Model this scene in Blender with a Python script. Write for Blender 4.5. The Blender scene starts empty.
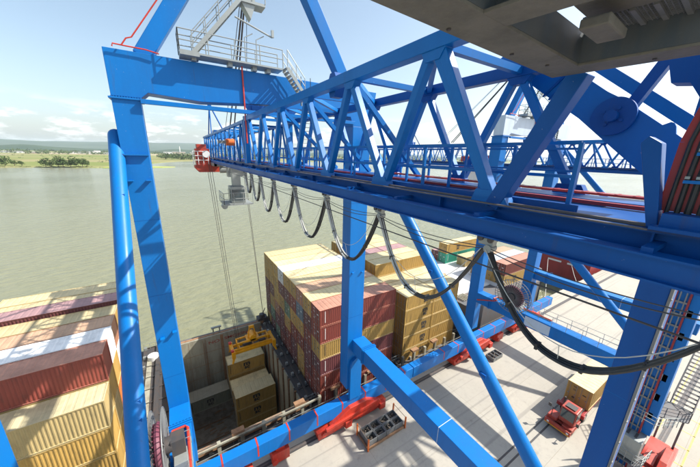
import bpy, bmesh, math, random
from mathutils import Vector, Matrix
random.seed(7)
S = bpy.context.scene
COL = S.collection
G = -29.4            # quay level relative to the eye; everything is lifted by LIFT at the end
LIFT = 29.4
BASE = {}

# ------------------------------------------------------------------ materials
def nodes(name):
    m = bpy.data.materials.new(name); m.use_nodes = True
    nt = m.node_tree; b = nt.nodes['Principled BSDF']
    return m, nt, b
def N(nt, t, **kw):
    n = nt.nodes.new(t)
    for k, v in kw.items():
        if k in n.inputs: n.inputs[k].default_value = v
        else: setattr(n, k, v)
    return n
def lk(nt, a, b): nt.links.new(a, b)
def col4(c): return (c[0], c[1], c[2], 1)
def mixc(nt, fac, a, b):
    n = nt.nodes.new('ShaderNodeMix'); n.data_type = 'RGBA'
    if hasattr(fac, 'links') or not isinstance(fac, (int, float)): lk(nt, fac, n.inputs[0])
    else: n.inputs[0].default_value = fac
    for i, v in ((6, a), (7, b)):
        if isinstance(v, tuple): n.inputs[i].default_value = col4(v)
        else: lk(nt, v, n.inputs[i])
    return n.outputs[2]
def ramp(nt, src, p0, p1):
    r = N(nt, 'ShaderNodeMapRange'); lk(nt, src, r.inputs[0])
    r.inputs[1].default_value = p0; r.inputs[2].default_value = p1
    return r.outputs[0]
def paint(name, c, rough=0.4, dirt=0.25, dirtc=None, scale=1.5, metallic=0.0, spec=0.5, bump=0.0, streak=True, scuff=0.0):
    m, nt, b = nodes(name)
    tc = N(nt, 'ShaderNodeTexCoord')
    mp = N(nt, 'ShaderNodeMapping'); lk(nt, tc.outputs['Object'], mp.inputs[0])
    mp.inputs['Scale'].default_value = (1, 1, 0.18) if streak else (1, 1, 1)
    n1 = N(nt, 'ShaderNodeTexNoise', Scale=scale, Detail=8.0, Roughness=0.65); lk(nt, mp.outputs[0], n1.inputs['Vector'])
    n2 = N(nt, 'ShaderNodeTexNoise', Scale=scale*9, Detail=5.0, Roughness=0.7); lk(nt, tc.outputs['Object'], n2.inputs['Vector'])
    f1 = ramp(nt, n1.outputs[0], 0.42, 0.75); f2 = ramp(nt, n2.outputs[0], 0.55, 0.8)
    mx = N(nt, 'ShaderNodeMath', operation='MULTIPLY'); lk(nt, f1, mx.inputs[0]); mx.inputs[1].default_value = dirt
    mx2 = N(nt, 'ShaderNodeMath', operation='MULTIPLY'); lk(nt, f2, mx2.inputs[0]); mx2.inputs[1].default_value = dirt*0.6
    dc = dirtc or tuple(x*0.45+0.02 for x in c)
    c1 = mixc(nt, mx.outputs[0], tuple(c), dc)
    c2 = mixc(nt, mx2.outputs[0], c1, tuple(min(1, x*1.3+0.02) for x in c))
    if scuff:
        n4 = N(nt, 'ShaderNodeTexNoise', Scale=11.0, Detail=3.0, Roughness=0.5); lk(nt, tc.outputs['Object'], n4.inputs['Vector'])
        m4 = N(nt, 'ShaderNodeMath', operation='MULTIPLY'); lk(nt, ramp(nt, n4.outputs[0], 0.74, 0.77), m4.inputs[0]); m4.inputs[1].default_value = scuff
        c2 = mixc(nt, m4.outputs[0], c2, (0.45, 0.48, 0.5))
        mp5 = N(nt, 'ShaderNodeMapping'); lk(nt, tc.outputs['Object'], mp5.inputs[0]); mp5.inputs['Scale'].default_value = (5, 5, 0.35)
        n5 = N(nt, 'ShaderNodeTexNoise', Scale=1.0, Detail=6.0, Roughness=0.6); lk(nt, mp5.outputs[0], n5.inputs['Vector'])
        m5 = N(nt, 'ShaderNodeMath', operation='MULTIPLY'); lk(nt, ramp(nt, n5.outputs[0], 0.62, 0.76), m5.inputs[0]); m5.inputs[1].default_value = 0.35
        c2 = mixc(nt, m5.outputs[0], c2, (0.06, 0.055, 0.06))
    lk(nt, c2, b.inputs['Base Color'])
    rr = ramp(nt, n1.outputs[0], 0.3, 0.8)
    ra = N(nt, 'ShaderNodeMath', operation='MULTIPLY_ADD'); lk(nt, rr, ra.inputs[0]); ra.inputs[1].default_value = 0.2; ra.inputs[2].default_value = rough-0.1
    lk(nt, ra.outputs[0], b.inputs['Roughness'])
    b.inputs['Metallic'].default_value = metallic
    b.inputs['Specular IOR Level'].default_value = spec
    if bump:
        bp = N(nt, 'ShaderNodeBump', Strength=bump, Distance=0.02); lk(nt, n2.outputs[0], bp.inputs['Height']); lk(nt, bp.outputs[0], b.inputs['Normal'])
    return m
def cont_paint(name, c, top):
    """container paint: streaked walls, sun faded dusty roof"""
    m, nt, b = nodes(name)
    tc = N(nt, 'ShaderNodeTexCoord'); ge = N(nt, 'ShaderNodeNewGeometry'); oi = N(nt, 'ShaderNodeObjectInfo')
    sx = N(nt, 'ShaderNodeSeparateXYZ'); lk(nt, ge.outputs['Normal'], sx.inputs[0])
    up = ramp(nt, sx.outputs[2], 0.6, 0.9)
    ad = N(nt, 'ShaderNodeVectorMath', operation='ADD'); lk(nt, tc.outputs['Object'], ad.inputs[0])
    cm = N(nt, 'ShaderNodeCombineXYZ')
    mu = N(nt, 'ShaderNodeMath', operation='MULTIPLY'); lk(nt, oi.outputs['Random'], mu.inputs[0]); mu.inputs[1].default_value = 90
    lk(nt, mu.outputs[0], cm.inputs[0]); lk(nt, cm.outputs[0], ad.inputs[1])
    mp = N(nt, 'ShaderNodeMapping'); lk(nt, ad.outputs[0], mp.inputs[0]); mp.inputs['Scale'].default_value = (1, 1, 0.25)
    n1 = N(nt, 'ShaderNodeTexNoise', Scale=1.6, Detail=8.0, Roughness=0.7); lk(nt, mp.outputs[0], n1.inputs['Vector'])
    n2 = N(nt, 'ShaderNodeTexNoise', Scale=0.7, Detail=7.0, Roughness=0.75); lk(nt, ad.outputs[0], n2.inputs['Vector'])
    n3 = N(nt, 'ShaderNodeTexNoise', Scale=7.0, Detail=4.0, Roughness=0.8); lk(nt, ad.outputs[0], n3.inputs['Vector'])
    hv = N(nt, 'ShaderNodeHueSaturation'); hv.inputs['Color'].default_value = col4(c)
    vr = N(nt, 'ShaderNodeMath', operation='MULTIPLY_ADD'); lk(nt, oi.outputs['Random'], vr.inputs[0]); vr.inputs[1].default_value = 0.35; vr.inputs[2].default_value = 0.82
    lk(nt, vr.outputs[0], hv.inputs['Value'])
    wall = mixc(nt, ramp(nt, n1.outputs[0], 0.5, 0.78), hv.outputs[0], tuple(x*0.5+0.01 for x in c))
    rust = ramp(nt, n3.outputs[0], 0.66, 0.72)
    rm = N(nt, 'ShaderNodeMath', operation='MULTIPLY'); lk(nt, rust, rm.inputs[0]); rm.inputs[1].default_value = 0.55
    wall2 = mixc(nt, rm.outputs[0], wall, (0.13, 0.06, 0.03))
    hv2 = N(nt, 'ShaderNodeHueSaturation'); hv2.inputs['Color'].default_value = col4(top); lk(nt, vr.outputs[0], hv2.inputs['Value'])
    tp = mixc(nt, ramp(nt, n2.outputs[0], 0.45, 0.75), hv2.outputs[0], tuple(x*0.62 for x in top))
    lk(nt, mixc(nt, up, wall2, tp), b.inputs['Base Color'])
    b.inputs['Roughness'].default_value = 0.6
    bp = N(nt, 'ShaderNodeBump', Strength=0.25, Distance=0.03); lk(nt, n2.outputs[0], bp.inputs['Height']); lk(nt, bp.outputs[0], b.inputs['Normal'])
    return m

BLUE = paint('blue_paint', (0.002, 0.145, 0.45), 0.42, 0.38, (0.010, 0.085, 0.25), 0.7, spec=0.28, bump=0.06, scuff=0.5)
BLUE2 = paint('shaded_blue_paint', (0.001, 0.080, 0.31), 0.42, 0.38, (0.008, 0.045, 0.18), 0.7, spec=0.25, bump=0.06, scuff=0.4)  # darker copy of the crane blue, shade put into its colour
PALE = paint('pale_steel_and_glare', (0.50, 0.58, 0.66), 0.45, 0.25, (0.25, 0.28, 0.3))
RED = paint('red_orange_paint', (0.52, 0.038, 0.018), 0.45, 0.6, (0.14, 0.03, 0.018), 2.5)
DRED = paint('dark_red_paint', (0.30, 0.018, 0.02), 0.45, 0.4, (0.1, 0.01, 0.01))
GALV = paint('galvanised_steel', (0.31, 0.33, 0.315), 0.45, 0.5, (0.22, 0.22, 0.2), 3.0, metallic=0.35)
OLDG = paint('weathered_platform_steel', (0.15, 0.14, 0.11), 0.75, 0.65, (0.06, 0.06, 0.05), 2.5, bump=0.3, streak=False)
WEBM = paint('dark_blue_grey_web_steel', (0.055, 0.07, 0.08), 0.6, 0.7, (0.12, 0.11, 0.085), 3.0)
MGREY = paint('dull_grey_steel', (0.20, 0.205, 0.20), 0.5, 0.5, (0.08, 0.08, 0.075), 3.0, metallic=0.3)
BLACK = paint('black_rubber', (0.018, 0.019, 0.02), 0.5, 0.5, (0.05, 0.05, 0.048), 4.0)
WCAB = paint('pale_cable_sleeve', (0.52, 0.52, 0.48), 0.5, 0.5, (0.2, 0.2, 0.19), 5.0)
DARK = paint('dark_greasy_steel', (0.05, 0.05, 0.052), 0.6, 0.5, (0.12, 0.07, 0.04), 2.0)
DGREY = paint('grey_deck_paint', (0.11, 0.115, 0.12), 0.7, 0.6, (0.16, 0.09, 0.05), 0.8, streak=False)
CREAM = paint('cream_hold_paint', (0.33, 0.32, 0.25), 0.7, 0.95, (0.14, 0.11, 0.07), 0.9)
RUSTY = paint('rusty_steel', (0.30, 0.17, 0.09), 0.8, 0.7, (0.12, 0.06, 0.03), 2.0, streak=False)
HFLOOR = paint('rusty_hold_floor', (0.30, 0.26, 0.20), 0.8, 0.9, (0.10, 0.075, 0.055), 1.2, streak=False, bump=0.4)
YEL = paint('yellow_machine_paint', (0.80, 0.36, 0.008), 0.4, 0.35, (0.3, 0.12, 0.02))
WHITE = paint('white_paint', (0.72, 0.72, 0.70), 0.5, 0.3, (0.4, 0.38, 0.34))
ORNG = paint('orange_paint', (0.72, 0.16, 0.03), 0.5, 0.3)
GLASS = paint('dark_window_glass', (0.03, 0.05, 0.06), 0.08, 0.1, spec=0.9)
YLINE = paint('yellow_road_marking', (0.55, 0.42, 0.10), 0.8, 0.7, (0.33, 0.30, 0.24), 2.0, streak=False)
RAILM = paint('worn_rail_steel', (0.12, 0.10, 0.09), 0.5, 0.5, (0.05, 0.04, 0.04), 3.0, streak=False)
SHIPRED = paint('faded_red_hull_paint', (0.30, 0.03, 0.03), 0.55, 0.5, (0.14, 0.02, 0.02), 0.6)
TRUCKRED = paint('dusty_truck_red', (0.42, 0.045, 0.025), 0.5, 0.7, (0.16, 0.05, 0.035), 2.5)
BEIGE = paint('beige_cargo_cover', (0.55, 0.47, 0.37), 0.8, 0.4, streak=False)
SCRAP = paint('rusty_scrap', (0.16, 0.13, 0.10), 0.85, 0.8, (0.05, 0.04, 0.03), 6.0, streak=False, bump=0.8)
REDTXT = paint('faded_red_lettering', (0.30, 0.05, 0.035), 0.8, 0.5, (0.3, 0.2, 0.15))
BLKTXT = paint('dark_lettering', (0.045, 0.04, 0.035), 0.8, 0.3)
WTXT = paint('white_lettering', (0.72, 0.70, 0.66), 0.8, 0.2)
TREE = paint('tree_leaves', (0.075, 0.115, 0.035), 0.9, 0.7, (0.03, 0.05, 0.018), 0.15, streak=False, spec=0.2)
BARK = paint('tree_bark', (0.10, 0.07, 0.05), 0.9, 0.3)
ROOFM = paint('grey_roof', (0.30, 0.29, 0.28), 0.8, 0.3, streak=False)
BRICK = paint('tan_wall', (0.45, 0.36, 0.27), 0.85, 0.3)
MAG = paint('purple_reel_coil', (0.16, 0.035, 0.06), 0.6, 0.4, (0.05, 0.02, 0.02))

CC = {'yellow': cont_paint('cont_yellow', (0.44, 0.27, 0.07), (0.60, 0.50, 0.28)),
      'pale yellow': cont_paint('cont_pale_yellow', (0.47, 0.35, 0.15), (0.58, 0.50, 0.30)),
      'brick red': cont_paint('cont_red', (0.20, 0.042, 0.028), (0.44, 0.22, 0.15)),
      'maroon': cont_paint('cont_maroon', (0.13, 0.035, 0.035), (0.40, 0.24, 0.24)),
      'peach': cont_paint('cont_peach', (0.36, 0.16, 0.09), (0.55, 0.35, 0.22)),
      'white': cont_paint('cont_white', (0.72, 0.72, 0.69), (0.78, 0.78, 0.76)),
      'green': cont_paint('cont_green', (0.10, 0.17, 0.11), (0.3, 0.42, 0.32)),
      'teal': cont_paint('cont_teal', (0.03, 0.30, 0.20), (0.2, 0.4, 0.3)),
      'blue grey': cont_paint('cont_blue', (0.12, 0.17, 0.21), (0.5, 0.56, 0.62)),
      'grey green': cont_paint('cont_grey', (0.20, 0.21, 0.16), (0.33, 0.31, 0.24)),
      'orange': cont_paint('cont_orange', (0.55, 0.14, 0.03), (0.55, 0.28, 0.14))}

# ------------------------------------------------------------------ mesh builder
def skew(m):
    out = []
    for x, y, z in m.v:
        u = x-4.86; v = y-2.2
        out.append((4.67+u-0.153*v, 2.22+0.061*u+v, z))
    m.v = out
class MB:
    def __init__(s): s.v = []; s.f = []; s.sm = []
    def add(s, vs, fs, smooth=False):
        o = len(s.v); s.v += [tuple(v) for v in vs]; s.f += [tuple(i+o for i in f) for f in fs]; s.sm += [smooth]*len(fs); return s
    def box(s, x0, x1, y0, y1, z0, z1):
        v = [(x, y, z) for z in (z0, z1) for y in (y0, y1) for x in (x0, x1)]
        return s.add(v, [(0,2,3,1), (4,5,7,6), (0,1,5,4), (2,6,7,3), (0,4,6,2), (1,3,7,5)])
    def beam(s, p, q, w, h=None, up=(0, 0, 1)):
        h = h or w; p = Vector(p); q = Vector(q); d = (q-p).normalized(); up = Vector(up)
        if abs(d.dot(up)) > 0.98: up = Vector((0, 1, 0))
        a = d.cross(up).normalized(); b = a.cross(d).normalized()
        v = [c+a*i*w/2+b*j*h/2 for c in (p, q) for i, j in ((-1,-1), (1,-1), (1,1), (-1,1))]
        return s.add(v, [(0,3,2,1), (4,5,6,7), (0,1,5,4), (1,2,6,5), (2,3,7,6), (3,0,4,7)])
    def tube(s, p, q, r, n=12, r2=None, caps=True):
        p = Vector(p); q = Vector(q); d = (q-p).normalized(); r2 = r if r2 is None else r2
        up = Vector((0, 0, 1)) if abs(d.z) < 0.9 else Vector((0, 1, 0))
        a = d.cross(up).normalized(); b = a.cross(d)
        v = [c+(a*math.cos(t)+b*math.sin(t))*rr for c, rr in ((p, r), (q, r2)) for t in [2*math.pi*k/n for k in range(n)]]
        s.add(v, [(k, (k+1) % n, n+(k+1) % n, n+k) for k in range(n)], True)
        if caps: s.add(v, [tuple(range(n-1, -1, -1)), tuple(range(n, 2*n))])
        return s
    def path(s, pts, r, n=7):
        pts = [Vector(p) for p in pts]; o = []; prev = None
        for i, p in enumerate(pts):
            d = (pts[min(i+1, len(pts)-1)]-pts[max(i-1, 0)]).normalized()
            a = d.cross(Vector((0.31, 0.17, 0.93))).normalized() if prev is None else (prev-d*prev.dot(d)).normalized()
            prev = a; b = d.cross(a)
            o += [p+(a*math.cos(2*math.pi*k/n)+b*math.sin(2*math.pi*k/n))*r for k in range(n)]
        m = len(pts)
        return s.add(o, [(i*n+k, i*n+(k+1) % n, (i+1)*n+(k+1) % n, (i+1)*n+k) for i in range(m-1) for k in range(n)]+[tuple(range(n-1, -1, -1)), tuple((m-1)*n+k for k in range(n))], True)
    def prism(s, pts, off):
        pts = [Vector(p) for p in pts]; off = Vector(off); n = len(pts)
        return s.add(pts+[p+off for p in pts], [tuple(range(n)), tuple(range(2*n-1, n-1, -1))]+[(i, n+i, n+(i+1) % n, (i+1) % n) for i in range(n)])
    def ring(s, c, ax, R, r, n=32, m=8):
        c = Vector(c); ax = Vector(ax).normalized(); a = ax.orthogonal().normalized(); b = ax.cross(a); v = []
        for i in range(n):
            t = 2*math.pi*i/n; e = a*math.cos(t)+b*math.sin(t)
            v += [c+e*(R+r*math.cos(2*math.pi*j/m))+ax*r*math.sin(2*math.pi*j/m) for j in range(m)]
        return s.add(v, [(i*m+j, i*m+(j+1) % m, ((i+1) % n)*m+(j+1) % m, ((i+1) % n)*m+j) for i in range(n) for j in range(m)], True)
    def rail(s, pts, h=1.1, r=0.025, step=1.6, mid=2):
        """handrail along pts"""
        pts = [Vector(p) for p in pts]
        for a, b in zip(pts, pts[1:]):
            L = (b-a).length; k = max(1, round(L/step))
            for i in range(k+1):
                p = a.lerp(b, i/k); s.tube(p, p+Vector((0, 0, h)), r, 6)
            for j in range(mid): 
                z = Vector((0, 0, h*(j+1)/mid)); s.tube(a+z, b+z, r, 6)
        return s
    def build(s, name, mat, parent=None, bevel=0, base=None, **props):
        me = bpy.data.meshes.new(name)
        b = Vector((0, 0, 0))
        if parent is not None: b = BASE[parent.name_full if False else parent]
        elif base is not None: b = Vector(base)
        me.from_pydata([tuple(Vector(v)-b) for v in s.v], [], s.f)
        me.polygons.foreach_set('use_smooth', s.sm); me.update()
        bm = bmesh.new(); bm.from_mesh(me); bmesh.ops.recalc_face_normals(bm, faces=bm.faces); bm.to_mesh(me); bm.free()
        if any(s.sm):
            try: me.set_sharp_from_angle(angle=math.radians(40))
            except Exception: pass
        o = bpy.data.objects.new(name, me); COL.objects.link(o)
        me.materials.append(mat)
        if parent is not None: o.parent = parent; BASE[o] = b
        else: o.location = b; BASE[o] = b
        if bevel:
            md = o.modifiers.new('bevel', 'BEVEL'); md.width = bevel; md.segments = 2; md.limit_method = 'ANGLE'
        for k, v in props.items(): o[k] = v
        return o
def thing(name, label, cat, base=(0, 0, 0), group=None):
    o = bpy.data.objects.new(name, None); COL.objects.link(o); o.location = base; o.empty_display_size = 0.3
    o['label'] = label; o['category'] = cat
    if group: o['group'] = group
    BASE[o] = Vector(base); return o
def struct(name, mb, mat, kind='structure', **kw): return mb.build(name, mat, kind=kind, **kw)
def kids(o): return [c for c in bpy.data.objects if c.parent == o]
def copy_tree(o, loc, label, group=None, skip=(), mats=None):
    mats = mats or {}
    r = o.copy(); COL.objects.link(r); r.location = loc; r['label'] = label
    if group: r['group'] = group
    for ch in TREE_OF[o]:
        if ch[0] in skip: continue
        c = ch[0].copy(); COL.objects.link(c); c.parent = r
        for g in ch[1]:
            d = g.copy(); COL.objects.link(d); d.parent = c
    return r
TREE_OF = {}
def reg(o):
    TREE_OF[o] = [(c, kids(c)) for c in kids(o)]
def text_mb(txt, size, extr=0.01):
    cu = bpy.data.curves.new('t', 'FONT'); cu.body = txt; cu.size = size; cu.extrude = extr; cu.align_x = 'CENTER'; cu.align_y = 'CENTER'
    cu.space_line = 0.8; cu.offset = size*(0.035 if txt in ('m', 'sc') else 0.012)
    o = bpy.data.objects.new('t', cu); COL.objects.link(o)
    bpy.context.view_layer.update()
    me = bpy.data.meshes.new_from_object(o.evaluated_get(bpy.context.evaluated_depsgraph_get()))
    vs = [v.co.copy() for v in me.vertices]; fs = [tuple(p.vertices) for p in me.polygons]
    bpy.data.objects.remove(o); bpy.data.curves.remove(cu); bpy.data.meshes.remove(me)
    return vs, fs
TXT = {}
def text_on(mb, txt, size, origin, right, up, sx=1):
    k = (txt, size)
    if k not in TXT: TXT[k] = text_mb(txt, size)
    vs, fs = TXT[k]; o = Vector(origin); r = Vector(right).normalized(); u = Vector(up).normalized(); n = r.cross(u)
    mb.add([o+r*v.x*sx+u*v.y+n*v.z for v in vs], fs)

# ------------------------------------------------------------------ camera
t_, r_, y_ = 0.27159, -0.02494, 0.5652
def camrot():
    M = Matrix(((1,0,0), (0,0,-1), (0,1,0)))
    cy, sy = math.cos(y_), math.sin(y_); M = Matrix(((cy,sy,0), (-sy,cy,0), (0,0,1))) @ M
    ct, st = math.cos(t_), math.sin(t_); cr, sr = math.cos(r_), math.sin(r_)
    return M @ Matrix(((1,0,0), (0,ct,st), (0,-st,ct))) @ Matrix(((cr,sr,0), (-sr,cr,0), (0,0,1)))
CAMR = camrot()
cam = bpy.data.cameras.new('camera'); co = bpy.data.objects.new('camera', cam); COL.objects.link(co)
co.matrix_world = CAMR.to_4x4(); cam.sensor_width = 36; cam.lens = 281.63/700*36; cam.clip_start = 0.05; cam.clip_end = 60000
S.camera = co

# ------------------------------------------------------------------ crane (one design, built once)
def make_crane():
    base = (6.4, 11.5, G)
    C = thing('gantry_crane', 'blue ship to shore gantry crane whose truss boom crosses the foreground', 'crane', base, 'blue gantry cranes on the quay')
    LEFT = []
    # waterside legs
    L = MB(); L.box(-2.2, -0.9, 21, 22.4, G+4.9, 2.68)
    L.box(-2.32, -0.78, 20.9, 22.5, 2.66, 2.76)
    for k in range(12):
        L.tube((-2.2+k*0.12, 20.93, 2.76), (-2.2+k*0.12, 20.93, 2.80), 0.03, 6)
    for z in (-0.6, -3.0, -12.4):
        pass
    l1 = L.build('leg', BLUE, C, 0.03)
    for bx in ((-2.2, -0.92, 20.78, -0.32, -0.24), (-2.12, -1.85, 20.7, -1.78, -1.73), (-1.25, -0.98, 20.7, -1.78, -1.73), (-1.95, -1.7, 20.7, -12.5, -12.45), (-1.2, -0.95, 20.7, -12.2, -12.15)):
        m = MB(); m.box(bx[0], bx[1], bx[2], 20.998, bx[3], bx[4]); m.build('bracket', BLUE, l1)
    m = MB(); m.box(13.35, 15.15, 21, 22.4, G+4.9, 2.3)
    l2 = m.build('leg', BLUE, C, 0.03)
    m = MB(); m.prism([(13.6, 20.99, -25.8), (15.0, 20.99, -25.8), (15.0, 20.99, -21.6), (14.8, 20.99, -20.9), (14.3, 20.99, -20.6), (13.8, 20.99, -20.9), (13.6, 20.99, -21.6)], (0, -0.35, 0))
    m.build('stiffener', BLUE, l2, 0.02)
    MB().box(13.6, 13.85, 20.8, 20.998, -10.9, -10.85).build('bracket', BLUE, l2); MB().box(14.7, 14.95, 20.8, 20.998, -11, -10.95).build('bracket', BLUE, l2)
    # landside legs
    m = MB(); m.box(-2.6, -1.22, 2.02, 2.62, G+4.9, 3.5); m.build('leg', BLUE, C, 0.03)
    m = MB(); m.box(14.5, 15.95, 1.60, 2.43, G+4.9, 3.5); l4 = m.build('leg', BLUE2, C, 0.03)
    m = MB(); m.box(14.45, 14.62, 1.52, 1.60, G+5, -2.0)
    for k in range(20): m.box(14.46, 14.61, 1.50, 1.60, G+6+k*1.1, G+6.05+k*1.1)
    m.build('cable_tray', MGREY, l4)
    # sill beams
    for y in (21.3, 1.5):
        m = MB(); m.box(-14.0, 23.2, y-0.55, y+0.40, -27.4, -25.85)
        sb = m.build('sill_beam', BLUE, C, 0.04)
        for k in range(-3, 8):
            x = 3.0*k+0.7; m = MB(); m.box(x, x+0.14, y-0.56, y+0.41, -27.1, -25.835)
            m.build('stripe', RED, sb)
    # portal beams
    for x0, x1 in ((-2.2, -0.9), (13.95, 15.35)):
        m = MB(); m.box(x0, x1, 2.55, 21.0, -19.95, -18.45); pb = m.build('portal_beam', BLUE, C, 0.03)
        m = MB(); m.box(x0-0.1, x1+0.1, 18.95, 19.05, -20.0, -18.36); m.box(x0-0.1, x1+0.1, 19.15, 19.25, -20.0, -18.36)
        for k in range(7): m.tube((x0+0.1+k*0.2, 19.3, -18.38), (x0+0.1+k*0.2, 19.36, -18.38), 0.04, 6)
        m.build('bolted_flange', BLUE, pb)
        if x0 > 0: m = MB(); m.box(x0-0.004, x1+0.004, 9.6, 9.64, -19.9, -18.445); m.build('weld_seam', PALE, pb)
    # transverse struts between the portals, waterside & landside, high
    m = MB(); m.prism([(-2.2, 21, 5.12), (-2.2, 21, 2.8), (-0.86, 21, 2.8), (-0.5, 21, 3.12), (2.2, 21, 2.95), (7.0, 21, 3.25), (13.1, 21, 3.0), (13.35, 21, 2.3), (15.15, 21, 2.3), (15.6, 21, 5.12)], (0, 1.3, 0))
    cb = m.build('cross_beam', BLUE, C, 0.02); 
    m = MB(); m.box(5.2, 6.1, 20.9, 22.4, 2.35, 3.02); m.box(7.2, 8.1, 20.9, 22.4, 2.35, 3.02); m.prism([(4.6, 20.96, 3.1), (8.6, 20.96, 3.1), (8.0, 20.96, 2.5), (5.2, 20.96, 2.5)], (0, 0.04, 0)); m.build('hinge_bracket', BLUE2, cb, 0.02)
    m = MB(); m.path([(4.75, 20.93, 5.3), (4.75, 20.93, 2.4), (4.75, 20.9, 0.6)], 0.05); m.path([(-1.75, 20.8, 5.16), (-1.71, 20.8, 5.3), (-1.2, 20.8, 5.28), (-0.29, 20.8, 5.26), (0.3, 20.8, 5.16)], 0.035); m.path([(-1.35, 20.8, 5.28), (-1.1, 20.8, 5.65), (-0.85, 20.8, 5.75), (0.6, 20.8, 7.85), (3.0, 20.8, 11.4)], 0.035); m.build('red_pipe', RED, cb)
    m = MB(); m.beam((-0.9, 20.85, 2.62), (13.4, 20.85, 2.55), 0.22, 0.24); m.build('tie_strut', BLUE, C, 0.01)
    m = MB(); m.box(-2.6, 15.9, 1.4, 2.6, 3.5, 5.2); m.build('cross_beam', BLUE, C, 0.02)
    # A frame
    ap = (6.4, 21.7, 15.9)
    for x in (-0.75, 13.3):
        m = MB(); d = 1 if x < 6 else -1
        m.beam((x+d*0.2, 21.6, 5.0), (ap[0]-d*0.3, 21.7, 15.6), 0.85, 0.85, (0, 1, 0)); m.build('mast_leg', BLUE, C, 0.03)
    m = MB(); m.box(5.4, 7.4, 21.2, 22.2, 15.2, 16.6); m.build('mast_head', BLUE, C, 0.03)
    for y1 in (35.5,):
        for x in (6.3, 6.75):
            m = MB(); m.tube((x, y1, 2.6), (6.5, 22.2, 15.6), 0.07, 8); m.tube((x, y1+3, 2.6), (6.5, 22.2, 15.8), 0.03, 6); m.tube((6.0, 22, 15.6), (6.0, 26, 2.6), 0.02, 5); m.build('forestay', DARK, C)
    # portal braces
    m = MB(); m.tube((14.5, 20.6, 1.4), (14.5, 2.5, -17.3), 0.40, 20); br = m.build('brace_pipe', BLUE, C)
    m = MB(); m.box(14.0, 14.1, 7.1, 7.5, -12.3, -12.1); m.box(14.0, 14.1, 11.8, 12.1, -7.5, -7.3); m.build('lug', BLUE2, br)
    m = MB(); a = Vector((-2.42, 22.0, 0.75)); b = Vector((-2.42, 10.95, -12.0)); dd = (b-a).normalized()
    m.tube(a, a+dd*26, 0.37, 24)
    for k in range(5):
        r0 = 0.37*math.cos(k*math.pi/10); r1 = 0.37*math.cos((k+1)*math.pi/10)
        m.tube(a-dd*0.4*math.sin(k*math.pi/10), a-dd*0.4*math.sin((k+1)*math.pi/10), r0, 24, max(r1, 0.01), False)
    lb = m.build('brace_pipe', BLUE, C)
    for t in (4.2, 14.3, 15.0): p = a+dd*t; MB().box(p.x+0.1, p.x+0.25, p.y-0.33, p.y-0.22, p.z-0.15, p.z+0.15).build('lug', BLUE2, lb)
    LEFT.append(lb)
    # ---- girder and boom trusses
    XL, XR, ZT, ZB = 4.9, 8.1, 2.22, -0.82
    YE = 49.0
    for X in (XL, XR):
        m = MB(); m.beam((X, 3.2, ZT), (X, 21.6, ZT), 0.30, 0.30); m.beam((X, 21.9, ZT-0.1), (X, YE, ZT-0.25), 0.22, 0.22)
        m.build('upper_chord', BLUE if X == XL else BLUE2, C, 0.015)
        m = MB(); m.box(X-0.02, X+0.02, -16, YE, -1.12, -0.78); m.box(X-0.15, X+0.15, -16, YE, -0.80, -0.76); m.box(X-0.15, X+0.15, -16, YE, -1.14, -1.10)
        for k in range(21): m.box(X-0.13, X+0.13, -15+3.2*k-0.2, -15+3.2*k-0.18, -1.11, -0.79)
        lc = m.build('lower_chord', BLUE2, C)
        if X == XL:
            m = MB(); m.box(X-0.05, X+0.01, -16, YE, -0.757, -0.72); m.box(X-0.30, X-0.24, -16, 40, -0.76, -0.74); m.build('trolley_rail', RAILM, lc)
    # diagonals
    def diag(X, p, q, w, mat): 
        m = MB(); m.beam((X, p[0], p[1]), (X, q[0], q[1]), w, w, (1, 0, 0)); m.build('diagonal_brace', mat, C, 0.012)
    for X in (XL, XR):
        k = 0; y = 3.0
        while y < 20:
            if X == XL or y > 2:
                w = 0.19 if k < 2 else 0.165
                diag(X, (y-0.12, ZB+0.05), (min(y+1.6, 21.3), ZT-0.1), w, BLUE2 if k % 1 else BLUE)
                if y > 3: diag(X, (y-0.12-0.05, ZB+0.05), (y-1.6+0.12, ZT-0.1), w, BLUE)
            y += 3.2
        if X == XL:
            diag(X, (2.88, ZB), (1.95, 1.15), 0.25, BLUE2); diag(X, (2.9, ZB+0.03), (4.5, ZT), 0.20, BLUE)
        y = 22.3
        while y < YE-1:
            diag(X, (y, ZB+0.05), (y+1.1, ZT-0.2), 0.13, BLUE); diag(X, (y+2.2, ZB+0.05), (y+1.2, ZT-0.2), 0.13, BLUE); y += 2.25
    # end posts at the boom joint
    for X in (XL, XR):
        m = MB(); m.box(X-0.15, X+0.15, 21.45, 21.75, -0.8, 2.4); m.box(X-0.15, X+0.15, 22.0, 22.2, -0.8, 2.2); m.build('end_post', BLUE, C)
    # top bracing
    ys = [4.6+3.2*k for k in range(6)]
    for i, y in enumerate(ys):
        m = MB()
        m.beam((XL, y, ZT-0.02), (XR, y-0.5+0.5, ZT-0.02), 0.16)
        if i+1 < len(ys): m.beam((XL, y, ZT), (XR, ys[i+1], ZT-0.01), 0.15)
        m.build('top_bracing', BLUE, C)
    for k in range(8):
        m = MB(); y = 23.4+3.3*k; m.beam((XL, y, ZT-0.2), (XR, y, ZT-0.2), 0.13); m.beam((XL, y, ZT-0.2), (XR, y+3.3, ZT-0.2), 0.12); m.build('top_bracing', BLUE, C)
    # inner sway braces
    for y in ys[1:4]:
        m = MB(); m.beam((XL, y, ZT-0.1), (XR, y+0.15, ZB+0.1), 0.15); m.build('sway_brace', PALE if y == ys[0] else BLUE, C)
    # walkways, bottom cross members
    m = MB(); m.box(XL+0.16, XL+1.15, 1.7, YE-1, -0.80, -0.74); m.box(XL+0.16, XL+0.18, 1.7, YE-1, -0.74, -0.64)
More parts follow.
